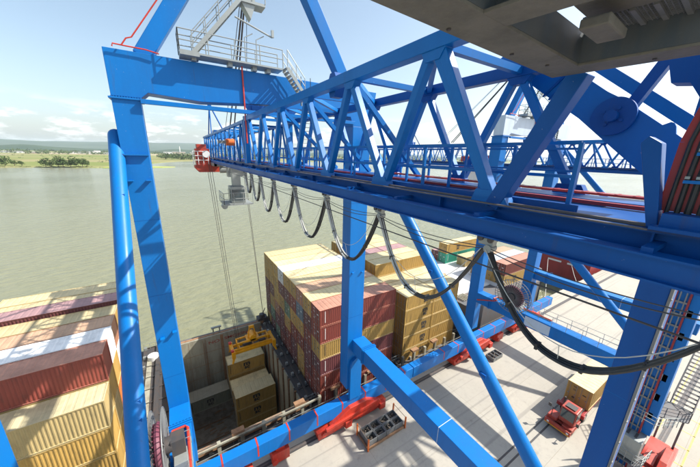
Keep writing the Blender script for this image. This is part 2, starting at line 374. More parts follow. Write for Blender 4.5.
    m.box(XL+0.16, XL+1.7, -2, 1.7, -0.80, -0.74); m.box(XR-1.0, XR-0.16, -2, YE-1, -0.80, -0.74)
    for k in range(18): m.box(XL+0.16, XR-0.16, -2+3.2*k, -1.8+3.2*k, -1.05, -0.81)
    wk = m.build('walkway', BLUE2, C)
    m = MB(); m.box(XL+1.18, XL+1.30, -2, 44, -0.72, -0.66); m.build('red_conduit', DRED, wk)
    m = MB(); m.box(XR-1.3, XR-1.05, -1, 9, -0.62, -0.58)
    for k in range(40): m.box(XR-1.3, XR-1.05, -1+0.25*k, -0.96+0.25*k, -0.58, -0.573)
    m.build('cable_ladder', DRED, wk)
    for X, ya, yb in ((XL+0.35, 1.9, 20.5), (XR-0.25, 2.8, 20.5), (XL+1.15, 3.3, 20.5)):
        m = MB(); a = Vector((X, ya, -0.74)); b = Vector((X, yb, -0.74)); n = round((yb-ya)/1.5)
        for i in range(n+1): p = a.lerp(b, i/n); m.beam(p, p+Vector((0, 0, 1.0)), 0.06)
        for z in (0.5, 1.0): m.beam(a+Vector((0, 0, z)), b+Vector((0, 0, z)), 0.05)
        m.build('handrail', BLUE, C)
    m = MB(); m.rail([(XL+0.1, 22.5, -0.7), (XL+0.1, 44, -0.7)], 1.1, 0.025, 2); m.rail([(XR, 22.5, -0.7), (XR, 44, -0.7)], 1.1, 0.025, 2); m.build('handrail', PALE, C)
        # festoon runway under bracketed arms
    m = MB(); m.box(4.36, 4.44, -16, 40, -1.24, -0.98); m.box(4.28, 4.52, -16, 40, -1.26, -1.235); m.box(4.28, 4.52, -16, 40, -0.985, -0.96)
    for k in range(26): m.box(4.36, 4.9, -14+2.1*k, -13.9+2.1*k, -0.96, -0.90)
    m.build('festoon_beam', BLUE2, C)
    # boom tip frame and jib winch
    m = MB(); m.beam((5.4, 44, 2.2), (5.7, 46, 6.2), 0.13); m.beam((7.2, 44, 2.2), (5.8, 46, 6.1), 0.13); m.beam((5.6, 49, 2.2), (5.7, 46, 6.1), 0.13); m.box(5.9, 7.0, 45.2, 47, 2.3, 2.9); m.box(5.5, 5.95, 45.8, 46.2, 5.9, 6.4)
    m.build('tip_frame', BLUE2, C)
    m = MB(); m.box(4.9, 8.1, 48.7, 49, -1.1, -0.7); m.box(4.9, 8.1, 48.7, 49, 1.8, 2.1); m.beam((4.9, 48.8, -1), (8.1, 48.8, 2), 0.15); m.build('tip_frame', BLUE2, C)
    m = MB(); m.tube((4.2, 26.0, 0.78), (4.85, 26.0, 0.78), 0.27, 16); dr = m.build('cable_drum', ORNG, C)
    m = MB(); m.box(3.6, 4.2, 25.88, 26.12, 0.66, 0.9); m.build('drum_motor', GALV, dr)
    # cable drums, nodes with dark blocks on the upper chord
    m = MB(); m.prism([(5.06, 9.0, 2.35), (5.06, 9.2, 2.66), (5.06, 9.5, 2.66), (5.06, 9.7, 2.35), (5.06, 9.5, 1.9), (5.06, 9.2, 1.9)], (0.35, 0, 0)); m.build('bearing_block', BLUE2, C)
    # ---- boom hinge region near the landside
    HP = [(5.65,2.77), (4.07,1.56), (3.3,0.99), (2.81,0.55), (2.21,0.02), (1.05,-0.98), (0.6,-0.98), (0.6,-0.2), (1.52,0.50), (1.59,0.56), (1.62,0.70), (1.66,0.77), (1.71,0.79), (1.82,0.74), (2.31,1.13), (2.45,1.26), (2.8,1.48), (2.89,1.54), (3.43,1.97), (5.09,3.15)]
    m = MB(); m.prism([(8.6, y, z) for y, z in HP], (0.08, 0, 0)); hp = m.build('hinge_plate', BLUE, C)
    m = MB(); m.tube((8.50, 2.63, 0.97), (8.60, 2.63, 0.97), 0.40, 40); m.tube((8.36, 2.63, 0.97), (8.50, 2.63, 0.97), 0.12, 20)
    for a in range(4):
        t = a*math.pi/2+0.5; m.tube((8.46, 2.63+0.19*math.cos(t), 0.97+0.19*math.sin(t)), (8.50, 2.63+0.19*math.cos(t), 0.97+0.19*math.sin(t)), 0.035, 8); m.beam((8.49, 2.63, 0.97), (8.49, 2.63+0.19*math.cos(t), 0.97+0.19*math.sin(t)), 0.05, 0.02, (1, 0, 0))
    m.build('hinge_pin', BLUE2, hp, 0.01)
    m = MB(); m.beam((8.57, 3.45, 2.1), (8.57, 4.05, 1.5), 0.03, 0.05); m.beam((8.57, 3.6, 2.2), (8.57, 4.2, 1.6), 0.03, 0.05); m.build('stiffener', BLUE2, hp)
    m = MB(); m.beam((11, 6.6, 4.75), (11, -1.6, -1.8), 0.28, 0.28, (1, 0, 0)); m.build('backstay', BLUE, C)
    m = MB(); m.beam((9.3, 1.9, 2.72), (9.3, 2.9, 0.55), 0.22, 0.22, (1, 0, 0)); m.build('diagonal_brace', BLUE2, C)
    m = MB(); m.prism([(6.5, 1.6, 1.75), (6.5, 1.42, 1.15), (6.5, 1.22, 1.12), (6.5, 1.05, 0.85), (6.5, 0.7, 0.8), (6.5, 0.7, 1.8)], (0.35, 0, 0)); m.build('mast_foot', BLUE2, C)
    m = MB(); m.prism([(4.82, 1.16, 0.22), (4.82, 1.10, 0.30), (4.82, 0.98, 0.22), (4.82, 0.80, -0.76), (4.82, 0.90, -0.76)], (0.20, 0, 0)); m.build('stop_post', BLUE2, C, 0.01)
    m = MB(); m.box(4.75, 5.1, -6, 0.79, -0.76, -0.56); m.box(4.60, 4.76, -6, 0.84, -0.76, -0.70); m.build('cable_trough', BLUE2, C)
    # cable bank in a red perforated tray
    tr = [(0.84, -0.55), (0.83, 0.23), (0.77, 0.58), (0.70, 0.86), (0.55, 1.3)]
    m = MB(); m.prism([(5.02, 0.845, -0.55), (5.02, 0.82, 0.23), (5.02, 0.76, 0.58), (5.02, 0.69, 0.86), (5.02, 0.50, 1.5), (5.02, -1.2, 1.5), (5.02, -1.2, -0.55)], (0.02, 0, 0))
    for k in range(9):
        off = k*0.085
        pts = [(4.98, y-off, z) for y, z in tr]
        for a, b in zip(pts, pts[1:]): m.beam(a, b, 0.014, 0.08, (0, 1, 0))
    tray = m.build('cable_tray', DRED, C)
    for k in range(9):
        m = MB(); off = 0.04+k*0.085
        m.path([(4.96, y-off+0.004*math.sin(3*z+k), z) for y, z in [(0.84, -0.6), (0.835, -0.2), (0.82, 0.23), (0.77, 0.58), (0.70, 0.86), (0.5, 1.4)]], 0.021+0.006*(k % 3), 8); m.build('cable', BLACK, tray)
    for z, y0 in ((0.10, 0.80), (-0.20, 0.835)):
        m = MB(); m.beam((4.90, y0-0.10, z), (4.90, -1, z), 0.03, 0.035); m.build('clamp_bar', BLUE, tray)
        for k in range(8): MB().box(4.915, 4.935, y0-0.14-k*0.085, y0-0.10-k*0.085, z+0.03, z+0.06).build('clamp', GALV, tray)
    # overhead maintenance platform
    m = MB()
    def chan(x0, x1, y0, y1, side):
        m.box(x0, x1, y0, y1, 1.10, 1.125)
    m.box(0.4, 4.86, 1.80, 2.20, 1.10, 1.13); m.box(4.46, 4.86, 0.75, 1.80, 1.10, 1.13); m.box(2.38, 2.74, 0.75, 1.80, 1.10, 1.13)
    skew(m); pf = m.build('overhead_platform', OLDG, C, 0.004)
    for bx in ((0.4, 4.86, 2.165, 2.195, 1.13, 1.45), (0.4, 4.46, 1.80, 1.83, 1.13, 1.45), (4.46, 4.50, 0.75, 1.80, 1.13, 1.45), (4.82, 4.855, 0.75, 2.16, 1.13, 1.45), (2.54, 2.58, 0.75, 1.80, 1.13, 1.45)):
        m = MB(); m.box(*bx); skew(m); m.build('beam_web', WEBM, pf)
    m = MB(); m.box(0.4, 2.54, 1.35, 1.8, 1.452, 1.47); m.box(2.60, 3.55, 1.0, 1.36, 1.452, 1.47); skew(m); m.build('deck_plate', WEBM, pf)
    m = MB(); m.box(3.52, 3.95, 0.75, 1.62, 1.40, 1.58); skew(m); m.build('cross_beam', OLDG, pf, 0.01)
    m = MB(); m.box(3.45, 3.98, 1.30, 1.52, 1.16, 1.25); skew(m); m.build('cross_bracket', OLDG, pf, 0.015)
    m = MB()
    for k in range(26): m.box(3.96, 4.45, 0.78+k*0.035, 0.788+k*0.035, 1.41, 1.44)
    for k in range(9): m.box(3.97+0.055*k, 3.976+0.055*k, 0.76, 1.68, 1.41, 1.44)
    for k in range(6): m.box(3.96, 4.45, 0.80+0.16*k, 0.84+0.16*k, 1.385, 1.41)
    skew(m); m.build('grating', MGREY, pf)
    m = MB(); m.box(2.6, 4.8, 0.75, 1.60, 1.75, 1.80); skew(m); m.build('shading_plate', BLUE2, pf)  # added plate out of view, keeps sun off the platform webs
    m = MB(); m.box(3.6, 5.4, 0.75, 1.7, 2.6, 2.66); skew(m); m.build('shading_plate', BLUE2, pf)
    for q in ((3.7, 0.8), (5.3, 0.8)): MB().box(q[0], q[0]+0.08, q[1], q[1]+0.08, 1.8, 2.6).build('shading_plate_post', BLUE2, pf)  # posts made up to carry the added shading plates
    m = MB(); 
    for x, y in ((2.25, 2.0), (4.0, 1.98), (4.66, 1.2), (3.3, 2.02)): m.tube((x, y, 1.085), (x, y, 1.10), 0.02, 6)
    m.build('bolt', DARK, pf)
    # ---- stair platform on the cross beam
    m = MB(); m.box(1.3, 7.3, 20.35, 21.5, 5.36, 5.46); m.box(1.3, 2.3, 20.3, 21.5, 5.25, 5.50)
    for x in (1.9, 3.9, 5.4, 6.3): m.box(x, x+0.25, 20.7, 21.3, 5.12, 5.36)
    pl = m.build('service_platform', GALV, C)
    m = MB(); m.rail([(7.3, 20.4, 5.46), (1.3, 20.4, 5.46), (1.3, 21.5, 5.46), (7.3, 21.5, 5.46)], 1.1, 0.03, 1.4, 2)
    for x in (4.9, 5.6): m.path([(x, 20.4, 5.5), (x, 20.4, 6.8), (x+0.5, 20.4, 7.1)], 0.03)
    m.build('handrail', GALV, pl)
    def stair(m, a, b, w, side, n):
        a = Vector(a); b = Vector(b); s = Vector(side)*w/2
        for q in (-1, 1):
            m.beam(a+s*q, b+s*q, 0.05, 0.22)
            for h in (0.55, 1.05): m.tube(a+s*q+Vector((0, 0, h)), b+s*q+Vector((0, 0, h)), 0.025, 6)
            for i in range(0, n+1, 4): p = a.lerp(b, i/n)+s*q; m.tube(p, p+Vector((0, 0, 1.05)), 0.025, 6)
        d = Vector((b.x-a.x, b.y-a.y, 0)).normalized()*0.12
        for i in range(n+1):
            p = a.lerp(b, i/n); m.beam(p-s, p+s, 0.24, 0.03)
    m = MB(); stair(m, (2.0, 20.8, 5.46), (4.9, 20.8, 8.9), 0.8, (0, 1, 0), 15); m.build('stair', GALV, pl)
    m = MB(); stair(m, (7.4, 20.2, 5.4), (8.6, 20.2, 3.9), 0.8, (0, 1, 0), 8); stair(m, (8.7, 19.9, 4.0), (8.7, 19.9, 0.2), 0.7, (1, 0, 0), 14); m.build('stair', GALV, pl)
    m = MB(); m.box(4.7, 6.3, 20.4, 21.3, 8.7, 8.85); m.box(4.9, 5.7, 20.5, 21.2, 8.85, 10.2); m.prism([(4.9, 20.5, 8.7), (5.7, 20.5, 8.7), (5.4, 20.5, 7.9)], (0, .6, 0)); m.rail([(4.7, 20.4, 8.85), (6.3, 20.4, 8.85)], 1.1, 0.03, 0.8)
    m.beam((0.9, 21.2, 10.4), (4.9, 21.0, 9.0), 0.16); m.beam((3.2, 21.0, 10.6), (4.8, 21.0, 9.1), 0.14)
    m.path([(4.4, 20.3, 7.75), (6.6, 20.3, 7.1)], 0.05); m.box(6.55, 6.7, 20.2, 20.35, 7.1, 7.5)
    m.build('rope_head', GALV, pl)
    # ---- bogies
    def bogie(cx, y, L=9.2):
        m = MB(); z = G
        m.box(cx-1.0, cx+1.0, y-0.40, y+0.40, z+1.7, -27.4)
        m.prism([(cx-3.6, y-1.1, z+1.1), (cx+3.6, y-1.1, z+1.1), (cx+3.4, y-1.1, z+1.8), (cx+1.4, y-1.1, z+2.9), (cx-0.8, y-1.1, z+2.9), (cx-3.2, y-1.1, z+1.8)], (0, 0.5, 0)); m.beam((cx-3.8, y-1.15, z+1.7), (cx+3.0, y-1.15, z+2.2), 0.3, 0.35)
        b = m.build('bogie', RED, C, 0.03)
        for k in (-1, 1):
            m = MB(); c2 = cx+k*2.35
            m.prism([(c2-2.1, y-0.75, z+0.30), (c2-2.2, y-0.75, z+1.1), (c2-1.2, y-0.75, z+1.65), (c2+1.2, y-0.75, z+1.65), (c2+2.2, y-0.75, z+1.1), (c2+2.1, y-0.75, z+0.30)], (0, 1.4, 0))
            m.box(c2-0.4, c2+0.4, y-1.0, y-0.7, z+0.8, z+1.7); m.box(c2+0.9, c2+1.7, y-1.3, y-0.7, z+0.6, z+1.4)
            m.tube((c2-1.5, y-0.95, z+0.9), (c2-1.5, y-0.55, z+0.9), 0.28, 12)
            w = m.build('wheel_truck', RED, b, 0.03)
        m = MB()
        for k in (-3.9, -2.9, -1.8, -0.8, 0.8, 1.8, 2.9, 3.9): m.tube((cx+k, y-0.12, z+0.36), (cx+k, y+0.12, z+0.36), 0.34, 16)
        m.build('wheel', DARK, b)
    for cx in (-1.3, 14.3):
        for y in (21.4, 1.6): bogie(cx, y)
    for y in (21.4,):
        m = MB(); m.box(5.0, 6.7, y-0.7, y+0.5, G+0.3, G+1.5); m.box(5.4, 6.3, y-0.45, y+0.45, G+1.5, -27.4); m.tube((5.2, y-0.9, G+0.7), (5.2, y-0.6, G+0.7), 0.3, 12); m.build('rail_clamp_box', RED, C, 0.03)
    # ---- gusset plates and weld seams
    for k in range(6):
        y = 3.0+3.2*k
        for X in (XL, XR):
            MB().prism([(X-0.115, y-0.42, ZB+0.045), (X-0.115, y+0.30, ZB+0.045), (X-0.115, y+0.22, ZB+0.28), (X-0.115, y-0.28, ZB+0.28)], (0.23, 0, 0)).build('gusset_plate', BLUE if X == XL else BLUE2, C)
            if k < 5: MB().prism([(X-0.12, y+1.28, ZT-0.14), (X-0.12, y+1.92, ZT-0.14), (X-0.12, y+1.78, ZT-0.34), (X-0.12, y+1.42, ZT-0.34)], (0.24, 0, 0)).build('gusset_plate', BLUE if X == XL else BLUE2, C)
    for z in (-4.2, -9.3, -15.8):
        MB().box(-2.204, -0.896, 20.996, 22.404, z, z+0.025).build('weld_seam', BLUE2, l1); MB().box(13.346, 15.154, 20.996, 22.404, z, z+0.03).build('weld_seam', BLUE2, l2); MB().box(14.496, 15.954, 1.596, 2.434, z, z+0.02).build('weld_seam', BLUE, l4)
    # ---- cable reel
    rc = Vector((-2.45, 16.2, -16.7)); ax = (1, 0, 0)
    m = MB()
    for k in range(36):
        t = 2*math.pi*k/36; e = Vector((0, math.cos(t), math.sin(t)))
        m.beam(rc+e*0.5+Vector((-0.25, 0, 0)), rc+e*2.1+Vector((-0.3, 0, 0)), 0.05, 0.04, (1, 0, 0)); m.beam(rc+e*0.5+Vector((0.25, 0, 0)), rc+e*2.1+Vector((0.3, 0, 0)), 0.05, 0.04, (1, 0, 0))
    m.ring(rc+Vector((-0.3, 0, 0)), ax, 2.1, 0.035); m.ring(rc+Vector((0.3, 0, 0)), ax, 2.1, 0.035)
    rl = m.build('cable_reel', MGREY, C)
    m = MB()
    for k in range(9): m.ring(rc+Vector((0.0, 0, 0)), ax, 0.6+k*0.085, 0.15, 36, 6)
    for k in range(30):
        t = 2*math.pi*(k+0.5)/30; e = Vector((0, math.cos(t), math.sin(t))); m.beam(rc+e*0.6+Vector((-0.2, 0, 0)), rc+e*1.35+Vector((-0.2, 0, 0)), 0.06, 0.05, (1, 0, 0))
    m.build('coil', MAG, rl)
    m = MB(); m.tube(rc-Vector((0.45, 0, 0)), rc+Vector((0.6, 0, 0)), 0.45, 20); m.box(-1.9, -1.2, 15.8, 16.6, -18.45, -16.3); m.build('hub', DARK, rl)
    # ---- gear on top of the left portal beam
    pbz = -18.45
    m = MB(); z = pbz+0.12
    m.path([(-2.15, 18.2, z), (-2.0, 18.7, z), (-1.25, 18.7, z), (-1.1, 18.5, z), (-1.1, 12, z)], 0.09); m.path([(-2.2, 20.9, -19.5), (-2.25, 18.5, z-0.2), (-2.15, 18.2, z)], 0.09); m.build('red_pipe', RED, C)
    MB().box(-1.85, -1.15, 15.2, 16.2, pbz, pbz+1.1).build('electrical_cabinet', GALV, C, 0.02); MB().box(-1.9, -1.2, 9.3, 12.3, pbz, pbz+0.9).build('electrical_cabinet', GALV, C, 0.02)
    m = MB(); m.rail([(-2.15, 17.3, pbz), (-0.95, 17.3, pbz), (-0.95, 3, pbz)], 1.1, 0.022, 1.5); m.rail([(-2.15, 17.3, pbz), (-2.15, 3, pbz)], 1.1, 0.022, 1.5); m.build('handrail', GALV, C)
    m = MB(); m.box(-2.212, -2.2, 11.6, 14.4, -19.8, -18.6); m.build('side_panel', PALE, C)
    return C, LEFT

crane, only_first = make_crane()
reg(crane)
near_only = [c for c in kids(crane) if c.name.split('.')[0] in ('overhead_platform',)]
def ctr(o):
    v = [Vector(x) for x in o.bound_box]; return sum(v, Vector())/8
for c in kids(crane):
    k = c.name.split('.')[0]
    if c.type != 'MESH': continue
    p = ctr(c)
    if k == 'sill_beam' and p.y < -5: near_only.append(c)
    if k in ('leg', 'bogie') and p.y < -5 and p.x > 3: near_only.append(c)
    if k == 'electrical_cabinet' and p.y < 2: near_only.append(c)
crane2 = copy_tree(crane, (6.4+37.3, 11.5, G), 'second blue gantry crane further along the quay, seen behind the boom truss', skip=set(only_first+near_only))
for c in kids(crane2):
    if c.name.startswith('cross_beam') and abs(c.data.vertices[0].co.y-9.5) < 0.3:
        c.material_slots[0].link = 'OBJECT'; c.material_slots[0].material = PALE  # glare on the waterside cross beam put into its colour

pp = MB(); pp.tube(Vector((36.0, 20.6, -1.5)), Vector((36.0, 3.2, -18.1)), 0.42, 18); BASE[crane2] = Vector((6.4+37.3, 11.5, G)); pp.build('brace_pipe', BLUE, crane2)
t = thing('boom_trolley', 'red and white trolley riding the boom of the second crane', 'trolley', (43.5, 29.5, -1))
m = MB(); m.box(41.6, 46.6, 28.0, 33.0, -1.6, -1.2); m.box(42.2, 44, 29, 32, -0.6, 0.3); m.box(44.6, 46, 28.4, 30.0, -0.6, 0.5); m.build('red_frame', RED, t, 0.05)
m = MB(); m.box(42.4, 45.6, 28.5, 31.5, -3.6, -1.7); cb_ = m.build('white_house', WHITE, t, 0.05)
for k in range(3): MB().box(42.7+k*0.95, 43.2+k*0.95, 28.46, 28.5, -3.0, -2.3).build('window', GLASS, cb_)
# service lift on the second crane
t = thing('lift_mast', 'tall ladder like lift mast with dark red rails beside the right crane leg', 'lift mast', (34.5, 3.05, G))
m = MB(); m.box(34.42, 34.54, 2.62, 2.74, G+0.4, -4.0); m.build('rail', DRED, t); m = MB(); m.box(34.42, 34.54, 3.40, 3.52, G+0.4, -4.0); m.build('rail', DRED, t)
m = MB()
for k in range(23): z = G+1+k*1.08; m.box(34.44, 34.52, 2.74, 3.40, z, z+0.16)
m.box(34.40, 34.46, 2.86, 2.94, G+0.4, -4.0); m.box(34.40, 34.46, 3.2, 3.28, G+0.4, -4.0); m.build('rungs', MGREY, t)
m = MB(); m.box(34.60, 35.3, 2.66, 3.5, G+0.4, -4.0); m.build('backing_beam', BLUE, t)
for k in range(9): z = -6.0-k*2.1; MB().box(34.7, 35.2, 2.3, 2.62, z, z+0.7).build('mast_bracket', PALE, t)
t = thing('lift_cabin', 'grey service lift cabin low on the mast beside the right crane leg', 'lift', (34.4, 3.0, -27))
m = MB(); m.box(33.2, 34.9, 2.15, 3.65, -26.9, -24.6); m.build('cabin_body', GALV, t, 0.04)
for y in (2.6, 3.15): MB().box(33.6, 34.3, y, y+0.18, -24.6, -24.55).build('roof_hatch', DARK, t)
m = MB(); m.rail([(33.0, 3.9, -27.0), (33.0, 1.8, -27.0), (35, 1.6, -27.0)], 1.1, 0.03, 0.6, 3); m.rail([(33.4, 4.2, -22.6), (33.4, 1.9, -22.6), (36.9, 0.9, -23.6)], 1.1, 0.03, 0.7, 3); m.build('handrail', GALV, t)
m = MB(); m.box(32.9, 35.1, 1.7, 3.9, -27.1, -27.0); m.build('landing', DGREY, t)

# ------------------------------------------------------------------ festoon
NY = [-3.2, -0.05, 2.6, 5.55, 8.5, 11.45, 14.3, 16.8, 18.9, 20.6]
FG = 'festoon cable carriers under the boom'
ordn = ['first', 'second', 'third', 'fourth', 'fifth', 'sixth', 'seventh', 'eighth', 'ninth', 'tenth']
for i, y in enumerate(NY):
    t = thing('cable_carrier', f'small steel festoon trolley on the boom runway, {ordn[i]} counted outward from the camera', 'cable carrier', (4.4, y, -1.2), FG)
    m = MB(); m.box(4.34, 4.46, y-0.13, y+0.13, -1.40, -1.28); m.tube((4.31, y-0.06, -1.45), (4.49, y-0.06, -1.45), 0.07, 10); m.build('saddle', GALV, t, 0.01)
    for q in (-1, 1):
        m = MB(); m.tube((4.30, y+q*0.09, -1.29), (4.34, y+q*0.09, -1.29), 0.05, 12); m.tube((4.46, y+q*0.09, -1.29), (4.50, y+q*0.09, -1.29), 0.05, 12); m.build('wheel', DARK, t)
for i in range(len(NY)-1):
    y0, y1 = NY[i], NY[i+1]; dep = {0: 1.3, 1: 1.28, 2: 1.52, 3: 1.62}.get(i, min(1.68, 0.66*(y1-y0)))
    t = thing('festoon_cable', f'black and white cable loop sagging between the {ordn[i]} and {ordn[i+1]} carriers under the boom', 'cable', (4.4, (y0+y1)/2, -1.4), 'festoon cable loops')
    for j, (dx, r, mat, dd) in enumerate(((-0.05, 0.030, WCAB if i > 1 else BLACK, 0), (0.0, 0.026, BLACK, 0.03), (0.05, 0.022, BLACK, 0.01), (0.02, 0.026, WCAB if i > 1 else BLACK, -0.035), (-0.02, 0.018, BLACK, -0.02))):
        pts = []
        for k in range(25):
            u = k/24; s = 1-abs(2*u-1)**2.4
            # hanging loop: narrow where clamped, round belly
            yy = y0+0.05+(y1-y0-0.1)*(u+0.02*math.sin(2*math.pi*u))
            pts.append((4.4+dx*(1+0.3*math.sin(6*u+j)), yy, -1.48-(dep+dd)*(s*0.9+0.1*math.sin(math.pi*u))))
        r = r*(0.8 if i < 3 else 0.9)
        half = 13 if mat is WCAB else 0
        if half:
            MB().path(pts[:13], r*0.75, 7).build('hose', BLACK, t); MB().path(pts[12:], r*1.15, 7).build('hose', WCAB, t)
        else: MB().path(pts, r, 7).build('hose', mat, t)
    for k in (4, 9, 15, 20):
        m = MB(); u = k/24; s = 1-abs(2*u-1)**2.4; yy = y0+0.05+(y1-y0-0.1)*(u+0.02*math.sin(2*math.pi*u)); z = -1.48-dep*(s*0.9+0.1*math.sin(math.pi*u))
        m.box(4.335, 4.465, yy-0.02, yy+0.02, z-0.045, z+0.045)
        m.build('clamp', BLACK, t)
    # thin tow wire with its dropper
    m = MB(); pts = [(4.32, y0+(y1-y0)*k/12, -1.45-0.16*(1-(2*k/12-1)**2)) for k in range(13)]; m.path(pts, 0.009, 5)
    pts = [(4.32, y0+(y1-y0)*k/12, -1.42-0.10*(1-(2*k/12-1)**2)) for k in range(13)]; m.path(pts, 0.008, 5)
    m.build('tow_wire', DARK, t)
    m = MB(); f_ = 0.72 if i != 1 else 0.80
    zt = lambda u: -1.46-dep*f_*(1-abs(2*u-1)**2)
    m.path([(4.30, y0+0.04+(y1-y0-0.08)*k/16, zt(k/16)) for k in range(17)], 0.007, 5)
    u = 0.5; m.tube((4.30, y0+(y1-y0)*u, zt(u)), (4.38, y0+(y1-y0)*u, -1.48-dep), 0.006, 5)
    m.build('tether_rope', WCAB, t)
m = MB(); m.path([(4.2, 26-k*1.0, -1.60-0.10*math.sin(math.pi*k/44)) for k in range(0, 45)], 0.014, 6)
m.build('steel_rope', DARK, base=(4.2, 5, -1.6), label='taut black steel rope running the length of the boom below its lower chord', category='rope')

# ------------------------------------------------------------------ trolley, cab, spreader
TX, TY = 6.5, 37.6
t = thing('hoist_trolley', 'red and grey hoist trolley under the far end of the boom above the hold', 'trolley', (TX, TY, -1.5))
m = MB(); m.box(4.3, 8.7, TY-2.2, TY-1.9, -1.6, -1.2); m.box(4.3, 8.7, TY+1.9, TY+2.2, -1.6, -1.2); m.box(4.3, 4.6, TY-2.2, TY+2.2, -1.6, -1.2); m.box(8.4, 8.7, TY-2.2, TY+2.2, -1.6, -1.2); m.build('trolley_frame', GALV, t, 0.02)
m = MB(); m.box(5.2, 6.0, TY-7.2, TY-6.6, -3.3, -1.4); m.box(5.3, 6.1, TY-4.5, TY-3.5, -2.6, -1.4); m.box(6.6, 7.4, TY-4.0, TY-2.8, -2.6, -1.4); m.tube((5.0, TY-1, -2.0), (8.0, TY-1, -2.0), 0.4, 14); m.build('machinery', GALV, t, 0.02)
m = MB(); m.prism([(2.6, TY+2.5, -1.9), (3.0, TY+2.5, -2.4), (5.6, TY+2.5, -2.4), (6.2, TY+2.5, -1.9), (6.0, TY+2.5, -1.6), (2.6, TY+2.5, -1.6)], (0, -1.6, 0)); m.box(2.8, 4.3, TY+0.9, TY+2.4, -1.6, 0.3); m.box(3.0, 4.0, TY+0.9, TY+2.2, 0.3, 0.8); m.build('red_winch_house', TRUCKRED, t, 0.03)
m = MB(); m.tube((3.9, TY+0.9, -0.3), (3.9, TY+0.6, -0.3), 0.4, 16); m.rail([(2.5, TY+0.8, -1.5), (4.1, TY+0.8, -1.5)], 1.5, 0.04, 0.5, 3); m.build('guard_rail', WHITE, t)
m = MB(); m.box(4.9, 6.3, TY-7.6, TY-6.2, -4.9, -3.3); cabn = m.build('operator_cab', GALV, t, 0.05)
m = MB(); m.box(5.0, 6.2, TY-7.65, TY-7.58, -4.7, -3.6); m.box(4.83, 4.92, TY-7.4, TY-6.4, -4.6, -3.6); m.build('window', GLASS, cabn)
m = MB(); m.rail([(4.1, TY-8.4, -4.95), (4.1, TY-5.6, -4.95)], 1.1, 0.03, 0.9); m.rail([(4.1, TY-8.4, -4.95), (6.8, TY-8.4, -4.95)], 1.1, 0.03, 0.9); m.box(4.1, 6.8, TY-8.4, TY-5.6, -5.05, -4.93); m.build('cab_walkway', GALV, t)
m = MB(); m.tube((4.3, TY-7.2, -5.3), (4.3, TY-6.6, -5.3), 0.28, 14); m.build('floodlight', GALV, t)

SX, SY, SZ = 7.55, 39.0, -28.0
t = thing('spreader', 'yellow container spreader hanging on ropes over the open hold', 'spreader', (SX, SY, SZ))
h = 2.95
m = MB(); m.box(SX-h, SX+h, SY-0.75, SY-0.5, SZ-0.3, SZ+0.15); m.box(SX-h, SX+h, SY+0.5, SY+0.75, SZ-0.3, SZ+0.15)
for k in range(5): m.box(SX-2+k*1.0, SX-1.85+k*1.0, SY-0.5, SY+0.5, SZ-0.2, SZ+0.05)
m.box(SX-h, SX+h, SY-0.9, SY-0.75, SZ-0.55, SZ-0.2); m.build('main_frame', YEL, t, 0.02)
for q in (-1, 1):
    m = MB(); m.box(SX+q*h-0.2, SX+q*h+0.2, SY-1.25, SY+1.25, SZ-0.35, SZ+0.2)
    for w in (-1, 1):
        m.box(SX+q*h-0.25, SX+q*h+0.25, SY+w*1.2-0.2, SY+w*1.2+0.2, SZ-0.8, SZ+0.25)
        m.prism([(SX+q*h-0.2, SY+w*1.3, SZ-0.8), (SX+q*h+0.2, SY+w*1.3, SZ-0.8), (SX+q*(h+0.25)+0.12, SY+w*1.45, SZ-1.5), (SX+q*(h+0.25)-0.12, SY+w*1.45, SZ-1.5)], (0, 0.06*w, 0))
    m.build('end_beam', YEL, t, 0.02)
m = MB()
for q in (-1, 1): 
    for w in (-1, 1): m.beam((SX+q*2.2, SY+w*0.6, SZ+0.15), (SX+q*2.2, SY+w*0.6, SZ+0.95), 0.16)
    m.beam((SX+q*2.2, SY-0.7, SZ+0.95), (SX+q*2.2, SY+0.7, SZ+0.95), 0.18)
for w in (-1, 1): m.beam((SX-2.3, SY+w*0.6, SZ+0.95), (SX+2.3, SY+w*0.6, SZ+0.95), 0.22, 0.25)
m.box(SX-0.9, SX+0.9, SY-0.8, SY+0.8, SZ+0.85, SZ+1.15); m.build('headblock', YEL, t, 0.02)
m = MB(); m.beam((SX-0.6, SY, SZ+1.1), (SX-0.25, SY, SZ+2.9), 0.14); m.beam((SX+0.6, SY, SZ+1.1), (SX+0.25, SY, SZ+2.9), 0.14); m.box(SX-0.35, SX+0.35, SY-0.15, SY+0.15, SZ+2.6, SZ+3.0); m.tube((SX, SY-0.8, SZ+1.3), (SX, SY+0.8, SZ+1.3), 0.5, 14); m.build('cable_basket', YEL, t)
MB().box(SX-h-0.3, SX-h+0.1, SY-1.3, SY-0.9, SZ+0.26, SZ+0.5).build('flipper_motor', RED, t); MB().box(SX-h-0.3, SX-h+0.1, SY+0.8, SY+1.2, SZ+0.26, SZ+0.5).build('flipper_motor', RED, t)
MB().box(SX-1.4, SX-0.2, SY-0.4, SY+0.4, SZ+0.0, SZ+0.4).build('hydraulic_unit', DARK, t); MB().box(SX+0.9, SX+1.9, SY-0.4, SY+0.4, SZ+0.0, SZ+0.35).build('hydraulic_unit', DARK, t)
m = MB(); text_on(m, 'B 31', 0.5, (SX-1.2, SY-0.912, SZ-0.38), (1, 0, 0), (0, 0, 1)); 
for i, (dx, dy) in enumerate(((-1.9, -0.7), (-2.15, -0.5), (-2.2, 0.7), (1.9, -0.7), (2.2, 0.7))):
    MB().tube((SX+dx, SY+dy, SZ+1.0), (TX+dx*0.9-0.5 if dx < 0 else TX+dx*0.8, SY+dy*1.5, -1.4), 0.028, 5).build('hoist_rope', DARK, base=(SX+dx, SY+dy, SZ+1.0), category='rope', group='hoist ropes of the spreader',
        label='thin dark hoist rope between the trolley and the yellow spreader')

